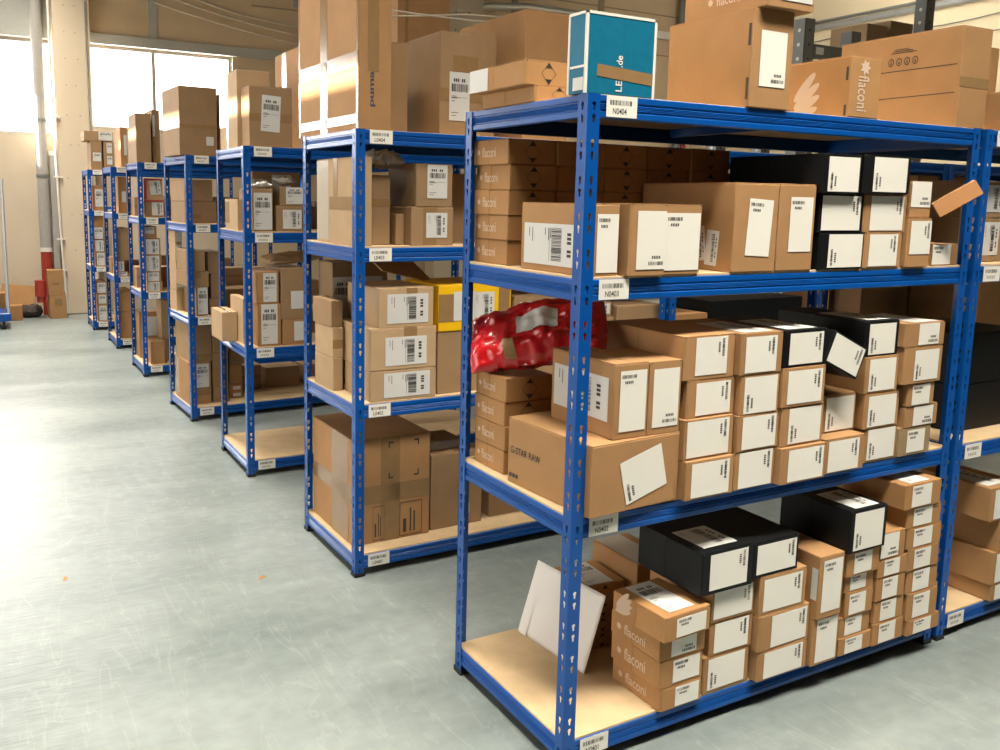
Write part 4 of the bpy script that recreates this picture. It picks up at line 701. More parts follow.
flat dull carton standing beside label-faced pair, third shelf of second rack|r|3|0.2241|1.6493|1.4876|0.6|0.0403|0.25|0.1376|
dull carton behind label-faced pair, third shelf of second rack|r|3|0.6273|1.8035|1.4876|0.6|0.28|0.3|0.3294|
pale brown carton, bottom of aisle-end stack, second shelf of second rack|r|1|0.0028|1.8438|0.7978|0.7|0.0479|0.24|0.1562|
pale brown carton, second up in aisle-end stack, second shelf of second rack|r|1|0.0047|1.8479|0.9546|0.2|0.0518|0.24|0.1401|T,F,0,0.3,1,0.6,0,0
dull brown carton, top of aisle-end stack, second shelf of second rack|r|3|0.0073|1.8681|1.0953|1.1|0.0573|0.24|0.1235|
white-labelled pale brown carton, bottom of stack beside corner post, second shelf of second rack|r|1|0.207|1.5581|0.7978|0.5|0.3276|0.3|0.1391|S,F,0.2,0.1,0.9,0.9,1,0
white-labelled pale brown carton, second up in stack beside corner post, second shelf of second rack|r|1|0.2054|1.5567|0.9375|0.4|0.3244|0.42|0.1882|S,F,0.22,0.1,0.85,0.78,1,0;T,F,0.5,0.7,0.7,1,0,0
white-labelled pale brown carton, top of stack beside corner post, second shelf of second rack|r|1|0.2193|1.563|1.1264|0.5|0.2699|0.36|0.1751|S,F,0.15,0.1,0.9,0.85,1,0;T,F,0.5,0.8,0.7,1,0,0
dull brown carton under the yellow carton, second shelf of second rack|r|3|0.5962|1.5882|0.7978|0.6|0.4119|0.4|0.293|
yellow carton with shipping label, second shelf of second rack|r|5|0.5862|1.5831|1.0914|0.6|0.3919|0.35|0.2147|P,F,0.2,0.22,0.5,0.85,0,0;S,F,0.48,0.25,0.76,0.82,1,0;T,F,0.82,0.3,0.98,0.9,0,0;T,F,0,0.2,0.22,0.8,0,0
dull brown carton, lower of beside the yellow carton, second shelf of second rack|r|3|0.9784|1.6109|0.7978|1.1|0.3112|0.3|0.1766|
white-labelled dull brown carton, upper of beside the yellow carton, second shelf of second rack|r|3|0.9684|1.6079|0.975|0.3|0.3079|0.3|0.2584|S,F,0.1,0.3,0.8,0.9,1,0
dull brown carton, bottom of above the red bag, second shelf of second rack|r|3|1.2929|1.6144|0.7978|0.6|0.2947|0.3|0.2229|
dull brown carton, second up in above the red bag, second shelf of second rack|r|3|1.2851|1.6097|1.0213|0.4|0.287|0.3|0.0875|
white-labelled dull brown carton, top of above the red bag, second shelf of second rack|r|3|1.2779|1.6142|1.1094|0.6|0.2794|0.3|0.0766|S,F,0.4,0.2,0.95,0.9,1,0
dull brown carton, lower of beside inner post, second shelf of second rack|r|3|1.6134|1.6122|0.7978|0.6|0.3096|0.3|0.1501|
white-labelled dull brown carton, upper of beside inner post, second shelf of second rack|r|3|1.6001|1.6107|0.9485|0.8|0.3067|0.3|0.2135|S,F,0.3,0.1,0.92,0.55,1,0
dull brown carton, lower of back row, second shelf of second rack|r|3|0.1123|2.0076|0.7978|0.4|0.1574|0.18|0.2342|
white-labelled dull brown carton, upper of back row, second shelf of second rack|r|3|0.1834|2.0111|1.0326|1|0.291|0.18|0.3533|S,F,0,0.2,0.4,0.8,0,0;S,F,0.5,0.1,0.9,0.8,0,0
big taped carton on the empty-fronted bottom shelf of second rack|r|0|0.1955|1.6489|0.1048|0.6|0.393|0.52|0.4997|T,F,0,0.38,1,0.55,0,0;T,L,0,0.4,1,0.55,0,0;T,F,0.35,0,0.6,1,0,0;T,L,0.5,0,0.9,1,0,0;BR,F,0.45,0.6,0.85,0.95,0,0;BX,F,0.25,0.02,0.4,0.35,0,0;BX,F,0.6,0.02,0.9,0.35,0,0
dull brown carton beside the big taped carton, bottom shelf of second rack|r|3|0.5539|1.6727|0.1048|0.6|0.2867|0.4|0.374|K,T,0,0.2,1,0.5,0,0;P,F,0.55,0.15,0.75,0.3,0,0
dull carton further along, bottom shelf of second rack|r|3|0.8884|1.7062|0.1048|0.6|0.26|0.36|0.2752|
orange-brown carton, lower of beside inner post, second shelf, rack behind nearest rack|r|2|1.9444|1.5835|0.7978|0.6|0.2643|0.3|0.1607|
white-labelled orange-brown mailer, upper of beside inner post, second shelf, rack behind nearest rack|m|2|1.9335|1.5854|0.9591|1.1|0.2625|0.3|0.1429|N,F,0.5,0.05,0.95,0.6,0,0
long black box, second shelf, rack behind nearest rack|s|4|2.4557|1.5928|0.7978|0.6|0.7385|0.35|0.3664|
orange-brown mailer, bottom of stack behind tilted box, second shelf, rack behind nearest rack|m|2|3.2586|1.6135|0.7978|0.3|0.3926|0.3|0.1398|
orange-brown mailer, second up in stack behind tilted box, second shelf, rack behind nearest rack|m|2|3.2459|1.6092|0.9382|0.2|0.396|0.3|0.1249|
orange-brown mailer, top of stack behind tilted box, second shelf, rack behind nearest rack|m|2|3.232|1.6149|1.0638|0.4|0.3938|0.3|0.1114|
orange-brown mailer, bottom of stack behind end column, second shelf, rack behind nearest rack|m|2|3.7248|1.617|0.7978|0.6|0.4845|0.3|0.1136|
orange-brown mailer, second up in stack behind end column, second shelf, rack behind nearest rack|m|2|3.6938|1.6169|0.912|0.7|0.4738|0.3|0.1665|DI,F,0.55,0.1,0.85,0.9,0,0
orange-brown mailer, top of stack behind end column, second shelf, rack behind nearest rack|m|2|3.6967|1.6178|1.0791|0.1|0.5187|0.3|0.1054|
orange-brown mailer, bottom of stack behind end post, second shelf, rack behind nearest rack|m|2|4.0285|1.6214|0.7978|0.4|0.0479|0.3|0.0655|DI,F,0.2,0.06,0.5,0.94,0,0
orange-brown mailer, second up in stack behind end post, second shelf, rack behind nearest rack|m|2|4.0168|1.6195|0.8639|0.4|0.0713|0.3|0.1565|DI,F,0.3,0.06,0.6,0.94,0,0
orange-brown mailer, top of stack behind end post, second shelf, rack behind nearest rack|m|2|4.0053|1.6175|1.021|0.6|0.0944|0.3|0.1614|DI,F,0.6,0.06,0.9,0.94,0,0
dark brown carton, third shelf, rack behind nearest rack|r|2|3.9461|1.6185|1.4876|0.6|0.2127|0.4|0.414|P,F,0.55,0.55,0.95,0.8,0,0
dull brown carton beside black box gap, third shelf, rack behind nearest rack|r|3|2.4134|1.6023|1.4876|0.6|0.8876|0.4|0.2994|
white-labelled brown mailer, bottom at rack past the end post, bottom shelf|m|0|2.2135|-0.024|0.1048|-0|0.21|0.3|0.0714|N,F,0.12,0.06,0.9,0.94,1,0
white-labelled brown mailer, second up at rack past the end post, bottom shelf|m|0|2.2027|-0.024|0.1768|-0.1|0.21|0.3|0.1388|N,F,0.12,0.06,0.9,0.94,1,0
white-labelled brown mailer, third up at rack past the end post, bottom shelf|m|0|2.2253|-0.024|0.3162|0.2|0.21|0.3|0.1385|N,F,0.12,0.06,0.9,0.94,1,0
white-labelled brown mailer, top at rack past the end post, bottom shelf|m|0|2.1456|-0.024|0.4553|0.1|0.21|0.3|0.1382|N,F,0.12,0.06,0.9,0.94,1,0;S,T,0.1,0.1,0.7,0.8,1,0
brown box behind front stack, bottom, rack past the end post, bottom shelf|m|3|1.92|0.336|0.1048|-0.5|0.1|0.25|0.1452|P,F,0.1,0.08,0.8,0.92,0,0
brown box behind front stack, second up, rack past the end post, bottom shelf|m|3|1.92|0.336|0.2506|-0.2|0.1|0.25|0.1394|P,F,0.1,0.08,0.8,0.92,0,0
brown box behind front stack, top, rack past the end post, bottom shelf|m|3|1.92|0.336|0.3906|-0|0.1|0.25|0.1244|P,F,0.1,0.08,0.8,0.92,0,0
large black box, lower, second shelf, rack past the end post|s|4|2.185|0.116|0.7978|0.4|0.43|0.36|0.1922|
large black box, upper, second shelf, rack past the end post|s|4|2.185|0.116|0.9906|0.4|0.43|0.36|0.2094|
labelled brown carton, lower, third shelf, rack past the end post|r|3|2.06|0.096|1.4876|0|0.42|0.3|0.1724|S,F,0.36,0.15,0.62,0.9,1,0
labelled brown carton, upper, third shelf, rack past the end post|r|3|2.06|0.096|1.6606|-0.5|0.42|0.3|0.1394|S,F,0.36,0.15,0.62,0.9,1,0
tall brown carton with white triangle stripes beyond the largest carton|r|0|2.09|0.246|1.9811|0.3|0.32|0.3|0.3589|AD,L,0.15,0.66,0.45,0.92,0,0
small carton in front of the striped-triangle carton, top of rack past end post|r|0|1.99|-0.004|1.9811|-0.1|0.22|0.2|0.1389|
shaded tall carton, first behind the black boxes, second shelf, rack past the end post|r|3|2|0.486|0.7978|0.1|0.32|0.16|0.6022|T,F,0,0.5,1,0.6,0,0
shaded tall carton, second behind the black boxes, second shelf, rack past the end post|r|3|2.335|0.486|0.7978|0.2|0.33|0.16|0.6022|T,F,0,0.5,1,0.6,0,0
large shaded carton, first on third shelf, end rack behind the nearest rack|r|2|4.3696|1.6242|1.4876|0.6|0.44|0.45|0.4124|P,F,0.1,0.55,0.3,0.8,0,0
large shaded carton, second on third shelf, end rack behind the nearest rack|r|2|4.8145|1.6291|1.4876|0.6|0.43|0.45|0.3724|
large shaded carton, first on second shelf, end rack behind the nearest rack|r|2|4.3896|1.6244|0.7978|0.6|0.48|0.45|0.5822|
large shaded carton, second on second shelf, end rack behind the nearest rack|r|2|4.8595|1.6296|0.7978|0.6|0.44|0.45|0.6022|
large shaded carton, first on bottom shelf, end rack behind the nearest rack|r|2|4.3946|1.6244|0.1048|0.6|0.47|0.45|0.4952|
sunlit taped carton at the aisle end, top of third rack|r|1|0.0497|3.3553|1.9811|-0.3|0.2004|0.42|0.452|T,L,0.4,0,0.5,1,0,0;K,L,0,0.3,0.45,1,0,0
smaller carton with white shipping label, top of third rack|r|3|0.0999|3.175|1.9811|-0.3|0.2563|0.17|0.3442|S,F,0.28,0.25,0.72,0.85,0,-3;T,F,0,0.42,1,0.55,0,0
tall flat carton leaning highest, top of third rack|r|0|0.4609|3.353|1.9811|-0.3|0.1788|0.62|0.6389|T,L,0.25,0,0.4,1,0,0
side-lit box at the aisle end, third shelf of third rack|r|1|-0.0379|3.3558|1.4876|-0.3|0.0396|0.3|0.1866|T,L,0,0.2,0.35,0.9,0,0
box wholly covered by tall label, third shelf of third rack|r|3|0.0447|3.1753|1.4876|-0.3|0.1214|0.3|0.2507|S,F,0.05,0.04,0.95,0.9,0,0
white-labelled dull brown carton, lower of label pair beside tall-label box, third shelf of third rack|r|3|0.211|3.1854|1.4876|-0.3|0.1653|0.3|0.1508|S,F,0.25,0.1,0.95,0.85,1,0
white-labelled dull brown carton, upper of label pair beside tall-label box, third shelf of third rack|r|3|0.2274|3.1876|1.639|-0.5|0.1467|0.3|0.1123|S,F,0.25,0.1,0.98,0.98,0,0
dull brown carton, lower of back pair, third shelf of third rack|r|3|0.091|3.5342|1.4876|0.1|0.106|0.25|0.1816|
white-labelled dull brown carton, upper of back pair, third shelf of third rack|r|3|0.2395|3.5318|1.6698|-0.6|0.3094|0.25|0.177|P,F,0.4,0.4,0.8,0.9,0,0
cream carton overhanging the aisle end, second shelf of third rack|r|1|-0.0965|3.4361|0.7978|-0.3|0.0967|0.28|0.1836|T,T,0.4,0,0.6,1,0,0
pale box behind corner post, second shelf of third rack|r|1|-0.0235|3.3157|0.7978|-0.3|0.0453|0.3|0.2764|
white-labelled brown carton, lower of long-label stack, second shelf of third rack|r|0|0.0775|3.1778|0.7978|-0.8|0.1427|0.3|0.259|S,F,0.15,0.05,0.85,0.98,0,0
white-labelled brown carton, upper of long-label stack, second shelf of third rack|r|0|0.0693|3.1779|1.0574|-0.1|0.1361|0.3|0.1918|S,F,0.3,0.05,0.9,0.95,0,0
white-labelled brown carton, lower of wide stack beside long-label stack, second shelf of third rack|r|0|0.2298|3.1737|0.7978|-0.6|0.1434|0.32|0.1574|P,F,0.5,0.15,0.98,0.9,0,0
white-labelled dull brown carton, upper of wide stack beside long-label stack, second shelf of third rack|r|3|0.2272|3.1766|0.9558|0.2|0.1526|0.32|0.3111|P,F,0.4,0.2,0.98,0.55,0,0
tall taped carton, top of fourth rack|r|3|0.0155|4.6794|1.9811|2.8|0.2755|0.5|0.4888|T,F,0,0.4,1,0.45,0,0;P,F,0.7,0.15,0.9,0.28,0,0;T,L,0,0.4,1,0.5,0,0
dull carton behind tall taped carton, top of fourth rack|r|3|0.2458|4.7608|1.9811|2.8|0.1364|0.5|0.4537|
dull brown carton, lower of taped pair, third shelf of fourth rack|r|3|0.0346|4.7475|1.4876|2.8|0.2339|0.42|0.1591|T,F,0.2,0.2,0.5,0.4,0,0
dull brown carton, upper of taped pair, third shelf of fourth rack|r|3|0.0211|4.7501|1.6473|2.8|0.2071|0.42|0.1601|
white-labelled dull brown carton, bottom of behind corner post, second shelf of fourth rack|r|3|0.0151|4.678|0.7978|2.4|0.0838|0.37|0.2167|S,F,0.1,0.05,0.98,0.98,0,0
dull brown carton, second up in behind corner post, second shelf of fourth rack|r|3|-0.0053|4.6792|1.0151|3.2|0.1472|0.37|0.1165|T,F,0.3,0.6,0.6,1,0,0
dull brown carton, top of behind corner post, second shelf of fourth rack|r|3|-0.019|4.6742|1.1322|2.5|0.1196|0.37|0.1554|
dull brown carton, bottom of inner stack, second shelf of fourth rack|r|3|0.1219|4.7172|0.7978|3.2|0.0934|0.3|0.1262|
dull brown carton, second up in inner stack, second shelf of fourth rack|r|3|0.1353|4.7166|0.9246|2.3|0.0894|0.3|0.1851|
dull brown carton, top of inner stack, second shelf of fourth rack|r|3|0.1229|4.7163|1.1103|3.4|0.1052|0.3|0.1657|
pale brown carton, bottom of back column, second shelf of fourth rack|r|1|-0.0624|5.07|0.7978|3.1|0.0719|0.2|0.1593|
white-labelled pale brown carton, second up in back column, second shelf of fourth rack|r|1|-0.067|5.0622|0.9577|3.2|0.062|0.2|0.2184|P,F,0.1,0.1,0.9,0.9,0,0
white-labelled pale brown carton, third up in back column, second shelf of fourth rack|r|1|-0.0728|5.0632|1.1766|3|0.0504|0.2|0.1468|P,F,0.1,0.1,0.9,0.9,0,0
white-labelled pale brown carton, top of back column, second shelf of fourth rack|r|1|-0.0718|5.0691|1.324|3.1|0.053|0.2|0.092|P,F,0.1,0.1,0.9,0.9,0,0
white-labelled brown carton, lower of tall stack on bottom shelf of fourth rack|r|0|0.0007|4.7458|0.1048|2.6|0.166|0.42|0.3299|S,F,0.3,0.4,0.9,0.95,0,0;T,F,0,0.2,1,0.45,0,0;T,L,0,0.1,0.3,1,0,0
dull brown carton, upper of tall stack on bottom shelf of fourth rack|r|3|0.0097|4.7525|0.4353|2.4|0.1681|0.42|0.2897|T,F,0,0,1,0.2,0,0
dull brown carton, lower of inner cartons, bottom shelf of fourth rack|r|3|0.1578|4.7574|0.1048|2.7|0.1185|0.4|0.3945|T,F,0,0.3,0.4,0.7,0,0
dull brown carton, upper of inner cartons, bottom shelf of fourth rack|r|3|0.1614|4.7539|0.4999|3|0.1182|0.4|0.1707|
white-labelled orange-brown carton, bottom of back-row, second shelf gap of fourth rack|r|2|0.299|4.8599|0.1048|2.4|0.103|0.3|0.1097|P,F,0.3,0.6,0.9,0.85,0,0;P,F,0.3,0.1,0.9,0.35,0,0
orange-brown carton, second up in back-row, second shelf gap of fourth rack|r|2|0.3018|4.8627|0.2151|2.3|0.1027|0.3|0.1606|
dull brown carton, top of back-row, second shelf gap of fourth rack|r|3|0.3371|4.8619|0.3763|2.9|0.1676|0.3|0.1494|
upright carton with sunlit side, top of fifth rack|r|3|-0.065|6.5431|1.9811|0.3|0.1306|0.42|0.4364|
narrow carton behind upright carton, top of fifth rack|r|3|0.0532|6.5938|1.9811|0.3|0.071|0.4|0.4786|P,F,0.1,0.5,0.4,0.9,0,0
white-labelled dull brown carton, lower of third shelf pair of fifth rack|r|3|0.0092|6.5555|1.4876|0.8|0.1759|0.3|0.141|S,F,0.4,0.1,0.98,0.95,1,0
white-labelled red-framed carton, upper of third shelf pair of fifth rack|r|8|0.0065|6.5506|1.6292|0.2|0.1664|0.3|0.2089|S,F,0.33,0.3,0.9,0.9,1,6
white-labelled brown carton, bottom of label-faced stack, second shelf of fifth rack|r|0|-0.0051|6.532|0.7978|0.5|0.1372|0.36|0.0919|S,F,0.05,0.05,0.8,0.95,1,0
white-labelled brown carton, second up in label-faced stack, second shelf of fifth rack|r|0|-0.0092|6.5334|0.8903|0.9|0.1235|0.36|0.0883|S,F,0.05,0.05,0.85,0.95,0,0
white-labelled brown carton, third up in label-faced stack, second shelf of fifth rack|r|0|-0.0157|6.5324|0.9791|-0.2|0.1364|0.36|0.1576|S,F,0.05,0.05,0.9,0.95,1,0
white-labelled brown carton, fourth up in label-faced stack, second shelf of fifth rack|r|0|-0.0147|6.535|1.1373|-0.1|0.1378|0.36|0.152|S,F,0.05,0.05,0.9,0.95,1,0
white-labelled orange-brown carton, top of label-faced stack, second shelf of fifth rack|r|2|-0.0302|6.5344|1.2899|0.3|0.1089|0.36|0.1098|S,F,0.05,0.4,0.8,0.95,0,0
tied box at the front, bottom shelf of fifth rack|r|0|0.0048|6.5436|0.1048|0.3|0.1251|0.36|0.2194|
tall pale carton behind tied box, bottom shelf of fifth rack|r|1|0.1102|6.6941|0.1048|0.3|0.0816|0.24|0.5913|
labelled carton at rear, bottom shelf of fifth rack|r|0|0.0336|6.9537|0.1048|0.3|0.26|0.18|0.4452|P,F,0.3,0.3,0.7,0.9,0,0
narrow upright carton, top of sixth rack|r|0|0.0055|8.2309|1.9811|0.4|0.0717|0.4|0.4261|P,F,0.5,0.3,0.9,0.8,0,0
orange-brown upright carton, third shelf of sixth rack|r|2|-0.0187|8.2407|1.4876|0.4|0.098|0.4|0.3874|P,F,0.35,0.3,0.8,0.6,0,0
white-labelled brown carton, bottom of second shelf of sixth rack|r|0|-0.0515|8.2238|0.7978|0.5|0.1125|0.36|0.0494|S,F,0.1,0.1,0.9,0.9,0,0
white-labelled brown carton, second up in second shelf of sixth rack|r|0|-0.069|8.2213|0.8478|0.1|0.0757|0.36|0.1229|S,F,0.1,0.05,0.9,0.9,1,0
dull brown carton, top of second shelf of sixth rack|r|3|-0.0438|8.221|0.9713|0.1|0.1221|0.36|0.3536|
orange-brown carton, lower of bottom shelf of sixth rack|r|2|-0.0354|8.2426|0.1048|0.4|0.1241|0.42|0.3042|
orange-brown carton, upper of bottom shelf of sixth rack|r|2|-0.0303|8.2377|0.4096|0.1|0.1289|0.42|0.2276|
white-labelled dull brown carton, lower of side by side pair, top of seventh rack|r|3|-0.1008|9.7441|1.9811|-0.3|0.1295|0.4|0.3473|S,F,0.2,0.3,0.9,0.6,0,0
white-labelled dull brown carton, upper of side by side pair, top of seventh rack|r|3|-0.0681|9.7422|2.329|-0.3|0.3297|0.4|0.1194|S,F,0.5,0.1,0.98,0.98,0,0
carton with two small labels, top of seventh rack|r|3|0.0442|9.7436|1.9811|-0.6|0.1215|0.4|0.3432|S,F,0.3,0.6,0.8,0.95,0,0;S,F,0.3,0.2,0.8,0.5,0,0
framed labelled carton, third shelf of seventh rack|r|2|-0.102|9.7451|1.4876|-0.6|0.1267|0.36|0.303|S,F,0.25,0.15,0.95,0.85,0,0
white-labelled brown carton, bottom of label-faced stack, second shelf of seventh rack|r|0|-0.1033|9.7364|0.7978|-1.1|0.1142|0.36|0.1752|S,F,0.15,0.05,0.95,0.93,0,0
white-labelled brown carton, second up in label-faced stack, second shelf of seventh rack|r|0|-0.1104|9.7365|0.9736|-1.1|0.1163|0.36|0.1544|S,F,0.1,0.05,0.95,0.93,1,0
white-labelled brown carton, third up in label-faced stack, second shelf of seventh rack|r|0|-0.1118|9.7322|1.1286|-0.5|0.1195|0.36|0.166|S,F,0.1,0.05,0.9,0.9,0,0
orange-brown carton, top of label-faced stack, second shelf of seventh rack|r|2|-0.113|9.7331|1.2953|-0.1|0.1193|0.36|0.1207|
white-labelled brown carton, bottom of label-faced stack, bottom shelf of seventh rack|r|0|-0.1009|9.7349|0.1048|-0.8|0.1094|0.36|0.2166|S,F,0.15,0.05,0.95,0.9,0,0
white-labelled brown carton, second up in label-faced stack, bottom shelf of seventh rack|r|0|-0.1051|9.7375|0.322|-1.2|0.115|0.36|0.1257|S,F,0.2,0.05,0.95,0.9,0,0
white-labelled brown carton, top of label-faced stack, bottom shelf of seventh rack|r|0|-0.1092|9.737|0.4483|-1.1|0.1229|0.36|0.1566|S,F,0.15,0.1,0.95,0.9,0,0
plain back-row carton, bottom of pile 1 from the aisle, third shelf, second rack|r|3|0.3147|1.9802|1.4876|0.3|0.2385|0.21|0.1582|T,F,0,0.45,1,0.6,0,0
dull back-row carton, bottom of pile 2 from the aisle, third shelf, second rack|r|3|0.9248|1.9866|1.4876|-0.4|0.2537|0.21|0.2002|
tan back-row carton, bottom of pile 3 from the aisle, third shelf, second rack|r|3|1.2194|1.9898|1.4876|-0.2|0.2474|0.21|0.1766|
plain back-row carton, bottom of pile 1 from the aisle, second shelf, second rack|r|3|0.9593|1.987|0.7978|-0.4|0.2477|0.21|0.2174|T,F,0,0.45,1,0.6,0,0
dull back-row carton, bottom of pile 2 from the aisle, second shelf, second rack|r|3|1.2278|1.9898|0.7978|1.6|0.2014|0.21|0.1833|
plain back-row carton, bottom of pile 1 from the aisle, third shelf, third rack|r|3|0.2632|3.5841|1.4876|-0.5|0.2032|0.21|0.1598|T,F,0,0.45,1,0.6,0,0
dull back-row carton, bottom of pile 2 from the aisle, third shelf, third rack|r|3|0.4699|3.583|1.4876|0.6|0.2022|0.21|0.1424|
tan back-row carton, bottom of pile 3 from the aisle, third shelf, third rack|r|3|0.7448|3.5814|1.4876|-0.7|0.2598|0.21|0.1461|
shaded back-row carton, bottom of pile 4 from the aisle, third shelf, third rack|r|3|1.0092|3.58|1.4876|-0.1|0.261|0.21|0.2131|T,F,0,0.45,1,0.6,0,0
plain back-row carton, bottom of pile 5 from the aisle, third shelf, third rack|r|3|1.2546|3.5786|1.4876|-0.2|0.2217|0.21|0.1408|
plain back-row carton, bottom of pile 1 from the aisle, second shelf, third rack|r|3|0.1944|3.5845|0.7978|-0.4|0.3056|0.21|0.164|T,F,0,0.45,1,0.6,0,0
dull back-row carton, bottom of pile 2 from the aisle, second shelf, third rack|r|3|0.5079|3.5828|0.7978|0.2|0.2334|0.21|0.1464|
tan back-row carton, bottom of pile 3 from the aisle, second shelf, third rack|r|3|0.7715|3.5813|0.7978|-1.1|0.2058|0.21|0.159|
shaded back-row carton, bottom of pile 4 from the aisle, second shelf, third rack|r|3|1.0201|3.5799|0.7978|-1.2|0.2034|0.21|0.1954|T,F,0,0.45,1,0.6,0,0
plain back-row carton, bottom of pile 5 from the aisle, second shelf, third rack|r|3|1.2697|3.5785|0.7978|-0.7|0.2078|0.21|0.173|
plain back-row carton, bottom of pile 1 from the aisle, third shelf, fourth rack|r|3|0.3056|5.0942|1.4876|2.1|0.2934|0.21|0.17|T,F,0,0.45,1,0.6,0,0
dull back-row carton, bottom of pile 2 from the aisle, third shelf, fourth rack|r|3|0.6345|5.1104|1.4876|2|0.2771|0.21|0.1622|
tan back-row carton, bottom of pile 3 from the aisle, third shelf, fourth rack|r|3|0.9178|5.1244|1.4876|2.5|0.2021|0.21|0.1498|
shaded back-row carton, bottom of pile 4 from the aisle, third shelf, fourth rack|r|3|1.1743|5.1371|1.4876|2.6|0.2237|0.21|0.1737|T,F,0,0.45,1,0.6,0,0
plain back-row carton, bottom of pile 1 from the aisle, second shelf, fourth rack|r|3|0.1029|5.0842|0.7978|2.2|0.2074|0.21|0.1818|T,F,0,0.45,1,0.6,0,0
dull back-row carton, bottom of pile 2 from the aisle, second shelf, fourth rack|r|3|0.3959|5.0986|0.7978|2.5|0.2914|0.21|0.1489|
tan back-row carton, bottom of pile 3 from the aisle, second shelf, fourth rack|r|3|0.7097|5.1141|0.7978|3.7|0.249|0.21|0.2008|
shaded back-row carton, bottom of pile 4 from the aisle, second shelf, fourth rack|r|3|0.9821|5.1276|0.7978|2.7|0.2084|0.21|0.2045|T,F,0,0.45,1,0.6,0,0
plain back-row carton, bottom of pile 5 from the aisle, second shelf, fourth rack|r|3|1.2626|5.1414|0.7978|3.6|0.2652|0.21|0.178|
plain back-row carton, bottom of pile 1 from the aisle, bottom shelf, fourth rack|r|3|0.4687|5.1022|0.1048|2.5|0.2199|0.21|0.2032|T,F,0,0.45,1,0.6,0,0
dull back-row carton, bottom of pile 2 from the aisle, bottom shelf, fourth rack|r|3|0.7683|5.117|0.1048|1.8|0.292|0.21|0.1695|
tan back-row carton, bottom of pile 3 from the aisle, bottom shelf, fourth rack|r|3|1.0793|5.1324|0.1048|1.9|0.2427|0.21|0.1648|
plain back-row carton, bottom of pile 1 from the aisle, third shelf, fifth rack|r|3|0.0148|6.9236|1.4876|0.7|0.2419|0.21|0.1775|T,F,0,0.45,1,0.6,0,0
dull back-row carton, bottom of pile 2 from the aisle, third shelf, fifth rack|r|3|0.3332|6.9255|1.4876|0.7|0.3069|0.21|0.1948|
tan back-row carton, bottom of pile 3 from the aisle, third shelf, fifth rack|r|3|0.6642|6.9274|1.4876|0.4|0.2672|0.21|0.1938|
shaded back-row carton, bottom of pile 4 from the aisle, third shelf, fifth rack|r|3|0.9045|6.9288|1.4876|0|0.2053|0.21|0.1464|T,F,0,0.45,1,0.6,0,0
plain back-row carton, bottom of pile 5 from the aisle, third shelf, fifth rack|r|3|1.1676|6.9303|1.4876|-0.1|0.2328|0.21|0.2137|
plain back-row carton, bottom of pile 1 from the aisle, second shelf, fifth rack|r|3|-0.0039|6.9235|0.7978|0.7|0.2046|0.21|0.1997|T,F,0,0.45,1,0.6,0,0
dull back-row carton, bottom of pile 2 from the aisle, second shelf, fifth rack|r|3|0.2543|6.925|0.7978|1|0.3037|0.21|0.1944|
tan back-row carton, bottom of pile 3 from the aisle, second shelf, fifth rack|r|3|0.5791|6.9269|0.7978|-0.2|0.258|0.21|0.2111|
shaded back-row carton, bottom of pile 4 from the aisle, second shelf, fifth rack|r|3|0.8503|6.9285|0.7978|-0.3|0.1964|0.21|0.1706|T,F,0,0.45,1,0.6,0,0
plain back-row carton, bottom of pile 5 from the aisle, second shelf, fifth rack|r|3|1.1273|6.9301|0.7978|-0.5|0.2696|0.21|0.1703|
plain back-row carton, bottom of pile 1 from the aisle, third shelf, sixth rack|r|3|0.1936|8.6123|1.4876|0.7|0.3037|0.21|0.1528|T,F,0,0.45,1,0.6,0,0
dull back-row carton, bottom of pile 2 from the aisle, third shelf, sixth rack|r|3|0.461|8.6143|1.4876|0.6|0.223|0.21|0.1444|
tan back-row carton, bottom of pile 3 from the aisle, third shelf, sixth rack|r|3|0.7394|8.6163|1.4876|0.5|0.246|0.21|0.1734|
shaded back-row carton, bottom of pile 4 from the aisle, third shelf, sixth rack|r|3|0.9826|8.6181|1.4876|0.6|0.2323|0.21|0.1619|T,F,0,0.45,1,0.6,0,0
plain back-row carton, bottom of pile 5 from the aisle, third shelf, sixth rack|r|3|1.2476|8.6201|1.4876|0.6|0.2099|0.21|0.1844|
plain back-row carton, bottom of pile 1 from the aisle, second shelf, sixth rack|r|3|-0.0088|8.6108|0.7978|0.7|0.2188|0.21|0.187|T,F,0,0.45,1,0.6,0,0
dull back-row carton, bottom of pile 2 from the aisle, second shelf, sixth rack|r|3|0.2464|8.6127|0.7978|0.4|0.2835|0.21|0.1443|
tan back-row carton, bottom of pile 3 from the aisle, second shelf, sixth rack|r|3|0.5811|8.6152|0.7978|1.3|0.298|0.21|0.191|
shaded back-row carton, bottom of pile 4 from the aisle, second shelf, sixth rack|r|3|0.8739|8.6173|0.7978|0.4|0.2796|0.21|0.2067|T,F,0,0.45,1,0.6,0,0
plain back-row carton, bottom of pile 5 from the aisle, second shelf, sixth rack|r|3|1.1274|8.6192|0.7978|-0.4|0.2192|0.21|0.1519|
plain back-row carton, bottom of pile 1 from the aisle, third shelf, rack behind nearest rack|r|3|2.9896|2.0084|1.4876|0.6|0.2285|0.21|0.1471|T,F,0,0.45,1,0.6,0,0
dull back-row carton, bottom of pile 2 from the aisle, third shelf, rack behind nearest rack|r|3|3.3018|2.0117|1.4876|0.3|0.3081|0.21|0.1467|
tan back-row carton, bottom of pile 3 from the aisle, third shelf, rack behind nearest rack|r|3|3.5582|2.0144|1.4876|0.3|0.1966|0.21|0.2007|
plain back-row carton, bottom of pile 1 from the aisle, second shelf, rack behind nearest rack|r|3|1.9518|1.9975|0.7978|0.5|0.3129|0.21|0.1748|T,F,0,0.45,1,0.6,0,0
dull back-row carton, bottom of pile 2 from the aisle, second shelf, rack behind nearest rack|r|3|2.227|2.0004|0.7978|1|0.2295|0.21|0.2158|
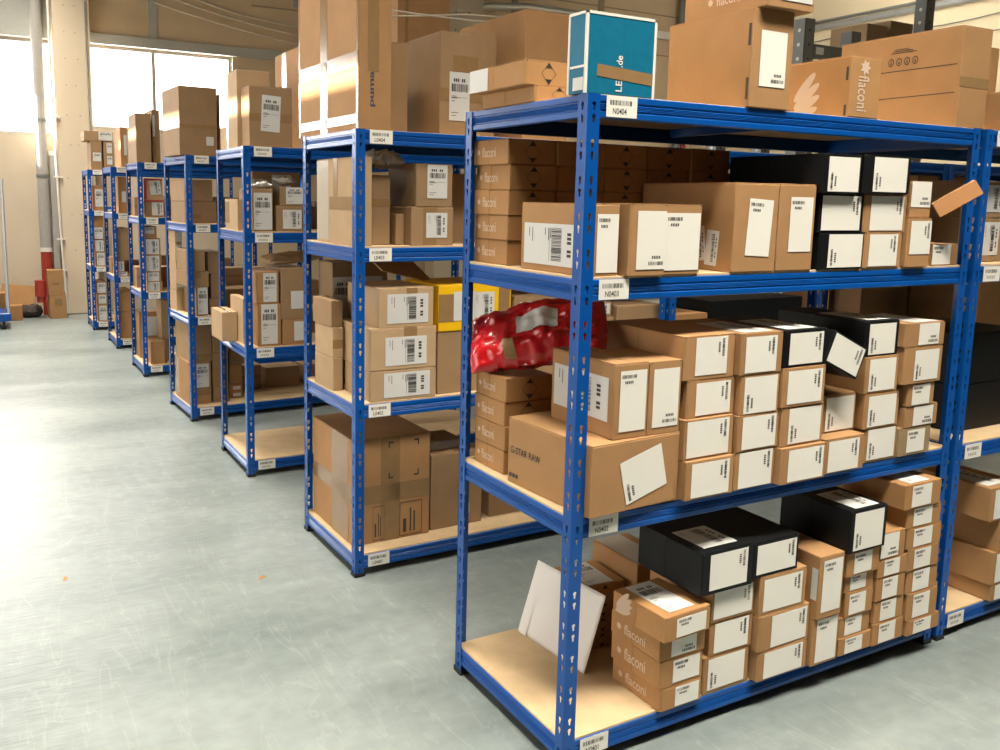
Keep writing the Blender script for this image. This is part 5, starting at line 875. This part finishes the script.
tan back-row carton, bottom of pile 3 from the aisle, second shelf, rack behind nearest rack|r|3|2.5305|2.0036|0.7978|0.8|0.2894|0.21|0.1742|
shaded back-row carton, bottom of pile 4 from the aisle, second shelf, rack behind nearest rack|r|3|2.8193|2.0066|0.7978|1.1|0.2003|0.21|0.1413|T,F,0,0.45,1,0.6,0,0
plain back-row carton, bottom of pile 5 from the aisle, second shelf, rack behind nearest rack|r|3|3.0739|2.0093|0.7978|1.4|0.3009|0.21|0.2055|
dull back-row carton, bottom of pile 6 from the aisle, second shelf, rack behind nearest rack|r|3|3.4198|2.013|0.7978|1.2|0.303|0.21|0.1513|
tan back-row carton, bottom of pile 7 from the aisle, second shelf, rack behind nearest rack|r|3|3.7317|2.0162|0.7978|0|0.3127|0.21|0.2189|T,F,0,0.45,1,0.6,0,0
'''
GROUPS = (("nearest rack's bottom shelf", 'boxes on the nearest rack bottom shelf'), ("nearest rack's second shelf", 'boxes on the nearest rack second shelf'), ("nearest rack's third shelf", 'boxes on the nearest rack third shelf'),
          ('nearest rack top', 'cartons on the nearest rack top'), ('second rack', 'cartons on the second rack'), ('third rack', 'cartons on the third rack'), ('fourth rack', 'cartons on the fourth rack'),
          ('fifth rack', 'cartons on the fifth rack'), ('sixth rack', 'cartons on the sixth rack'), ('seventh rack', 'cartons on the seventh rack'), ('past the end post', 'boxes on the rack past the end post'),
          ('behind nearest rack', 'boxes on the rack behind the nearest'))
for line in TABLE.strip().splitlines():
    q = line.split('|'); dec = []
    if q[10]:
        for t in q[10].split(';'):
            p = t.split(','); dec.append((p[0], p[1], *[float(v) for v in p[2:]]))
    o = make_box(q[0], q[1], int(q[2]), *[float(v) for v in q[3:10]], dec)
    for k, g in GROUPS:
        if k in q[0]: o['group'] = g; break

# ------------------------------------------------------------------ odd things on the nearest rack
from mathutils import noise as mnoise
# tilted black shoe box wedged between two columns
o = make_box("tilted black shoe box wedged between two columns, nearest rack's second shelf", 's', 4, 1.057, -.035, 1.152, 0, .185, .30, .112, [('N', 'F', .05, .06, .95, .94, 1, 0)])
o.rotation_euler = (0, math.radians(24), 0); o['group'] = 'boxes on the nearest rack second shelf'
# red plastic mailing bag
M_BAG = mat('red_plastic', (.50, .008, .012), .2, spec=.6, bump=.3, bscale=7, coat=.3)
def pillow(name, L_, W_, T_, m, loc, rot, wr=.012, nu=60, nv=36, pinch=.9):
    b = MB(); top = []; bot = []
    for i in range(nu + 1):
        for j in range(nv + 1):
            u = i / nu * 2 - 1; v = j / nv * 2 - 1
            e = max(0, 1 - abs(u) ** 3.2) ** .55 * max(0, 1 - abs(v) ** 3.0) ** .55
            n = mnoise.fractal(Vector((u * 2.4, v * 2.4, 3.1)), 1.0, 2.0, 4) * wr * (.35 + e) + wr * .7 * mnoise.noise(Vector((u * 7, v * 2.2, 1.7))) * (1 - e * .5)
            w = W_ / 2 * (1 - .10 * (1 - abs(u)) * 0 - .06 * math.sin(abs(u) * 3))
            x = u * L_ / 2 * (1 - .04 * abs(v) ** 2); y = v * w
            top.append((x, y, T_ * .5 * e + n)); bot.append((x, y, -T_ * .5 * e + n * .6 - .0012))
    k = nv + 1; fs = []
    for i in range(nu):
        for j in range(nv): fs.append((i * k + j, (i + 1) * k + j, (i + 1) * k + j + 1, i * k + j + 1))
    nt_ = len(top); fb = [tuple(nt_ + q for q in reversed(f)) for f in fs]
    rim = [i * k for i in range(nu + 1)] + [nu * k + j for j in range(1, nv + 1)] + [i * k + nv for i in range(nu - 1, -1, -1)] + [j for j in range(nv - 1, 0, -1)]
    fr = [(rim[i], rim[(i + 1) % len(rim)], nt_ + rim[(i + 1) % len(rim)], nt_ + rim[i]) for i in range(len(rim))]
    b.faces(top + bot, fs + fb + fr, m)
    o = b.build(name, smooth=True); o.location = loc; o.rotation_euler = rot
    return o, top, k
bag, top, k = pillow('mailing_bag', .47, .26, .14, M_BAG, (.185, .475, 1.253), (math.radians(40), math.radians(-13), math.radians(-44)), wr=.02)
tag(bag, "crumpled glossy red mailing bag on the corner stack, nearest rack's second shelf", 'bag')
def on_bag(u, v, off=.0025):
    i = int(round((u + 1) / 2 * 60)); j = int(round((v + 1) / 2 * 36)); p = top[i * k + j]; return (p[0], p[1], p[2] + off)
b = MB(); vs = []; fs = []
nI, nJ = 18, 10
for i in range(nI + 1):
    for j in range(nJ + 1): vs.append(on_bag(-.22 + .60 * i / nI, -.32 + .62 * j / nJ, .004))
for i in range(nI):
    for j in range(nJ): fs.append((i * (nJ + 1) + j, (i + 1) * (nJ + 1) + j, (i + 1) * (nJ + 1) + j + 1, i * (nJ + 1) + j + 1))
b.faces(vs, fs, M_SHIP); c = b.build('shipping_label', bag, smooth=True); c['label'] = 'white shipping label on the red bag'
b = MB(); vs = []; fs = []
for i in range(7):
    for j in range(11): vs.append(on_bag(-.42 + .16 * i / 6, -.95 + .42 * j / 10, .003))
for i in range(6):
    for j in range(10): fs.append((i * 11 + j, (i + 1) * 11 + j, (i + 1) * 11 + j + 1, i * 11 + j + 1))
b.faces(vs, fs, M_TAPE); c = b.build('packing_tape', bag, smooth=True); c['label'] = 'brown tape strip'
# white padded envelope leaning back on the mailers
M_ENV = mat('envelope_white', (.84, .82, .81), .42, spec=.4, bump=.5, bscale=7)
P0, P1 = Vector((.252, .640, .1045)), Vector((.288, .298, .1045))     # bottom edge on the board
ex = (P1 - P0).normalized(); sd = Vector((-ex.y, ex.x, 0)); sd = sd if sd.x > 0 else -sd
la = math.radians(19); upv = math.cos(la) * Vector((0, 0, 1)) + math.sin(la) * sd; nv_ = ex.cross(upv); nv_ = nv_ if nv_.x < 0 else -nv_
EW, EH = .359, .272
b = MB(); nI, nJ = 26, 20; F_ = []; K_ = []
for i in range(nI + 1):
    for j in range(nJ + 1):
        s, t = i / nI, j / nJ; e = (max(0, 1 - abs(2 * s - 1) ** 4) * max(0, 1 - abs(2 * t - 1) ** 4)) ** .6
        n = .004 * e + .0035 * mnoise.noise(Vector((s * 3.1, t * 2.6, 5))) * e
        p = P0 + ex * s * EW + upv * t * EH
        F_.append(p + nv_ * (n + .001)); K_.append(p - nv_ * (.004 * e + .0))
gr = lambda o: [(o + i * (nJ + 1) + j, o + (i + 1) * (nJ + 1) + j, o + (i + 1) * (nJ + 1) + j + 1, o + i * (nJ + 1) + j + 1) for i in range(nI) for j in range(nJ)]
M_ = len(F_); rim = [i * (nJ + 1) for i in range(nI + 1)] + [nI * (nJ + 1) + j for j in range(1, nJ + 1)] + [i * (nJ + 1) + nJ for i in range(nI - 1, -1, -1)] + list(range(nJ - 1, 0, -1))
b.faces(F_ + K_, gr(0) + gr(M_) + [(rim[i], rim[(i + 1) % len(rim)], M_ + rim[(i + 1) % len(rim)], M_ + rim[i]) for i in range(len(rim))], M_ENV)
o = tag(b.build('padded_envelope', smooth=True), "white padded envelope leaning on mailers, nearest rack's bottom shelf, behind corner post", 'envelope')
b = MB(); q = [P0 + ex * .012 + nv_ * .0035, P0 + ex * .05 + nv_ * .0055, P0 + ex * .05 + upv * EH + nv_ * .0045, P0 + ex * .012 + upv * EH + nv_ * .0025]
b.poly(q, M_ENV); b.poly([p + nv_ * .0008 for p in q], M_ENV); b.build('flap', o)
# thin glossy packet jutting out beside the end post
M_PACK = mat('copper_film', (.55, .27, .12), .22, spec=.7, bump=.5, bscale=22, coat=.5)
b = MB(); b.box(-.080, .080, 0, .022, -.029, .029, KR[2], .003); o = b.build('flat_packet'); o.location = (1.585, -.05, 1.727)
o.rotation_euler = (Matrix.Rotation(math.radians(-40), 4, 'Z') @ Matrix.Rotation(math.radians(-33), 4, 'Y')).to_euler()
tag(o, "flat shiny orange packet jutting out slanted before the end post, nearest rack's third shelf", 'packet', 'boxes on the nearest rack third shelf')
b = MB(); b.box(-.078, .078, -.0018, -.0004, -.027, .027, M_PACK); c = b.build('clear_film', o); c['label'] = 'crinkled glossy film'
# foil pouch and loose padding in the racks behind
M_FOIL = mat('foil', (.70, .70, .66), .22, metal=.5, bump=.7, bscale=20)
o, _, _ = pillow('foil_pouch', .17, .13, .07, M_FOIL, (.20, 1.78, 1.868), (math.radians(20), 0, 0), wr=.016, nu=24, nv=18)
tag(o, 'crinkled clear foil pouch lying on the shaded carton beside the foil-wrapped one, second rack', 'pouch')
o, _, _ = pillow('padded_envelope', .36, .24, .05, KR[1], (.27, 3.36, 1.318), (math.radians(6), math.radians(-5), .1), wr=.012, nu=24, nv=18)
tag(o, 'brown padded envelope with yellow edge lying on wide stack, third rack', 'envelope')
for i, (x, z, l) in enumerate(((.07, 1.765, 'small crumpled foil pouch behind the tall-label box, third rack'), (.215, 1.79, 'crumpled foil pouch on the upper label box, third rack'))):
    o, _, _ = pillow('foil_pouch', .13, .10, .05, M_FOIL, (x, 3.30 - .01 * i, z), (.2, 0, i * .7), wr=.014, nu=16, nv=12); tag(o, l, 'pouch', 'foil pouches on the third rack')
# open cardboard flap behind the stack, second rack
b = MB(); b.box(-.17, .17, -.10, .10, -.003, .003, KR[1], .001); o = b.build('cardboard_sheet'); o.location = (.32, 1.88, 1.375); o.rotation_euler = (math.radians(28), math.radians(12), .3)
tag(o, 'pale loose cardboard sheet slanting above the labelled stack, second rack', 'cardboard')

# ------------------------------------------------------------------ beyond the racks
def carton(label, colour, x, y, z, w, d, h, dec=(), yaw_=0, group=None):
    o = make_box(label, 'r', colour, x, y, z, yaw_, w, d, h, list(dec))
    if group: o['group'] = group
    return o
carton('very tall brown carton standing behind the taped carton, third rack top', 0, 1.095, 3.18, 1.981, .37, .45, 1.2, [('T', 'F', .14, 0, .2, 1, 0, 0)])
b = MB(); b.box(5.4, 6.28, YB - .34, YB + .02, 0, ZC, M_WALLP, .015)
for z in (4.2, 4.5, 4.8, 5.1):
    for x in (5.75, 6.0): b.tube([(x, YB - .343, z), (x, YB - .338, z)], .014, M_DARK, 8)
struct(b.build('trim_2'))
for i, (za, zb_) in enumerate(((2.80, 2.79), (2.715, 2.83))):
    b = MB(); b.tube([(.30 + 1.6 * t, 2.95 + .03 * i, za + (zb_ - za) * min(1, t * 1.6) + .03 * t - .02 * math.sin(math.pi * t)) for t in [k / 10 for k in range(11)]], .005, M_CABLE, 6)
    tag(b.build('strapping_cord'), ('upper' if i == 0 else 'lower') + ' pale cord stretched behind the tall taped carton', 'cord', 'pale cords behind the cartons')
def grey_post(parent, x, y, h):
    b = MB(); w = .1
    b.box(x, x + w, y, y + .004, 0, h, M_GREY); b.box(x, x + .004, y, y + w, 0, h, M_GREY); b.box(x + w - .004, x + w, y, y + w, 0, h, M_GREY)
    for k in range(int(h / .1)):
        z = .05 + k * .1
        b.tube([(x - .0006, y + w / 2, z), (x + .0002, y + w / 2, z)], .014, M_EDGE, 8); b.tube([(x + .05, y - .0006, z), (x + .05, y + .0002, z)], .010, M_DARK, 8)
    b.box(x - .02, x + w + .02, y - .02, y + w + .02, 0, .006, M_GREY)
    return b.build('upright', parent)
gr_ = tag(empty('pallet_rack', (0, 0, 0)), 'dark grey perforated rack with small sticker, standing behind the nearest rack top', 'rack')
grey_post(gr_, 3.86, 2.6, 3.03); grey_post(gr_, 4.37, 2.6, 2.99); grey_post(gr_, 3.86, 3.4, 3.03); grey_post(gr_, 4.37, 3.4, 2.99)
for y in (2.6, 3.46):
    b = MB(); b.box(3.96, 4.37, y, y + .04, 2.76, 2.86, M_GREY, .003); b.build('cross_beam', gr_)
    b = MB(); b.box(3.96, 4.37, y, y + .04, 1.0, 1.1, M_GREY, .003); b.build('cross_beam', gr_)
b = MB(); b.box(3.99, 4.07, 2.598, 2.5995, 2.79, 2.84, M_WHITE); c = b.build('shelf_sign', gr_); c['label'] = 'small white sticker'
gq = grey_post(None, 5.22, 2.6, ZC)
tag(gq, 'grey steel post cut by the picture top, above the largest carton', 'post'); gq.name = 'steel_post'
gz = tag(empty('pallet_rack', (0, 0, 0)), 'low grey rack between the two taller ones, carrying two pale cartons', 'rack')
for x in (4.93, 5.64):
    for y in (2.9, 3.4): 
        b = MB(); b.box(x, x + .06, y, y + .06, 0, 2.86, M_GREY); b.build('upright', gz)
b = MB(); b.box(4.9, 5.73, 2.88, 3.48, 2.86, 2.89, M_BOARD); b.build('shelf_board', gz)
carton('pale brown carton on the grey racking, first above the largest carton', 1, 5.12, 2.95, 2.891, .25, .35, .28)
carton('pale brown carton on the grey racking, second above the largest carton', 1, 5.46, 2.97, 2.891, .29, .35, .34)

# things by the back wall, left of the pillar
WB = 'boxes by the back wall'
carton('cardboard box with dark slot, upper of two against the red pipe', 0, -.535, 11.0, .318, .19, .22, .34, [('T', 'F', .3, .4, .75, .5, 0, 0)], group=WB)
carton('cardboard box with dark print, lower of two against the red pipe', 0, -.515, 10.99, .0005, .21, .25, .316, [('T', 'F', .3, .55, .75, .85, 0, 0)], 3, group=WB)
carton('orange-brown box on the floor at the foot of the pale wall', 2, -1.04, 10.95, .0005, .16, .2, .20, [], -4, group=WB)
carton('larger brown box beside the blue roll cage base', 0, -1.25, 11.05, .0005, .24, .3, .36, [], 2, group=WB)
b = MB(); b.box(-.21, .21, -.16, .16, -.004, .004, KR[2], .001); o = b.build('cardboard_sheet'); o.location = (-.98, 11.5, .27); o.rotation_euler = (math.radians(66), math.radians(6), 0)
tag(o, 'loose orange cardboard flap leaning on the wall over dark clutter', 'cardboard')
o, _, _ = pillow('bin_bag', .30, .22, .17, M_DARK, (-.84, 11.26, .085), (0, 0, 0), wr=.02, nu=24, nv=16); tag(o, 'dark crumpled bag on the floor below the cardboard flap', 'bag')
b = MB(); b.tube([(-.72, 11.07, .3), (-.72, 11.07, .315), (-.72, 11.07, .48), (-.72, 11.07, .52)], .07, M_PIPER, 14); b.tube([(-.72, 11.07, .22), (-.72, 11.07, .3)], .05, M_PIPER, 14)
tag(b.build('hose_reel'), 'small dull red canister between dark bag and stacked boxes', 'canister')
# roll cage at the picture edge
rc = tag(empty('roll_cage', (-1.5, 10.15, 0)), 'blue based roll cage trolley cut by the picture edge', 'trolley')
b = MB(); b.box(-.4, .385, 0, .6, .10, .20, M_BLUE, .006); b.build('base', rc)
for (x, y) in ((-.33, .06), (.30, .06), (-.33, .54), (.30, .54)):
    b = MB(); b.tube([(x - .018, y, .05), (x + .018, y, .05)], .05, M_FOOT, 14); b.box(x - .028, x + .028, y - .02, y + .02, .05, .10, M_SILVER); b.build('caster', rc)
for y in (.02, .58):
    b = MB(); b.tube([(.36, y, .2), (.36, y, 1.85)], .016, M_SILVER, 8); b.tube([(-.38, y, .2), (-.38, y, 1.85)], .016, M_SILVER, 8); b.build('side_post', rc)
for x in (.36, -.38):
    b = MB()
    for z in (.45, .8, 1.15, 1.5, 1.83): b.tube([(x, .02, z), (x, .58, z)], .008, M_SILVER, 6)
    for k in range(1, 5): b.tube([(x, .02 + k * .112, .2), (x, .02 + k * .112, 1.83)], .005, M_SILVER, 6)
    b.build('side_grille', rc)
# two scraps lying on the floor
for (x, y, r_, l) in ((-.403, 1.731, .3, 'tiny brown cardboard scrap on the floor beside the third rack aisle'), (-1.18, 2.1, 1.2, 'tiny dark scrap on the floor within the bright glare')):
    b = MB(); b.poly([(-.02, -.008, .001), (.02, -.006, .002), (.016, .01, .006), (-.014, .009, .003)], KR[2]); b.poly([(-.02, -.008, .0005), (.02, -.006, .0008), (.016, .01, .0045), (-.014, .009, .0015)], KR[2])
    o = b.build('paper_scrap'); o.location = (x, y, 0); o.rotation_euler = (0, 0, r_); tag(o, l, 'scrap')
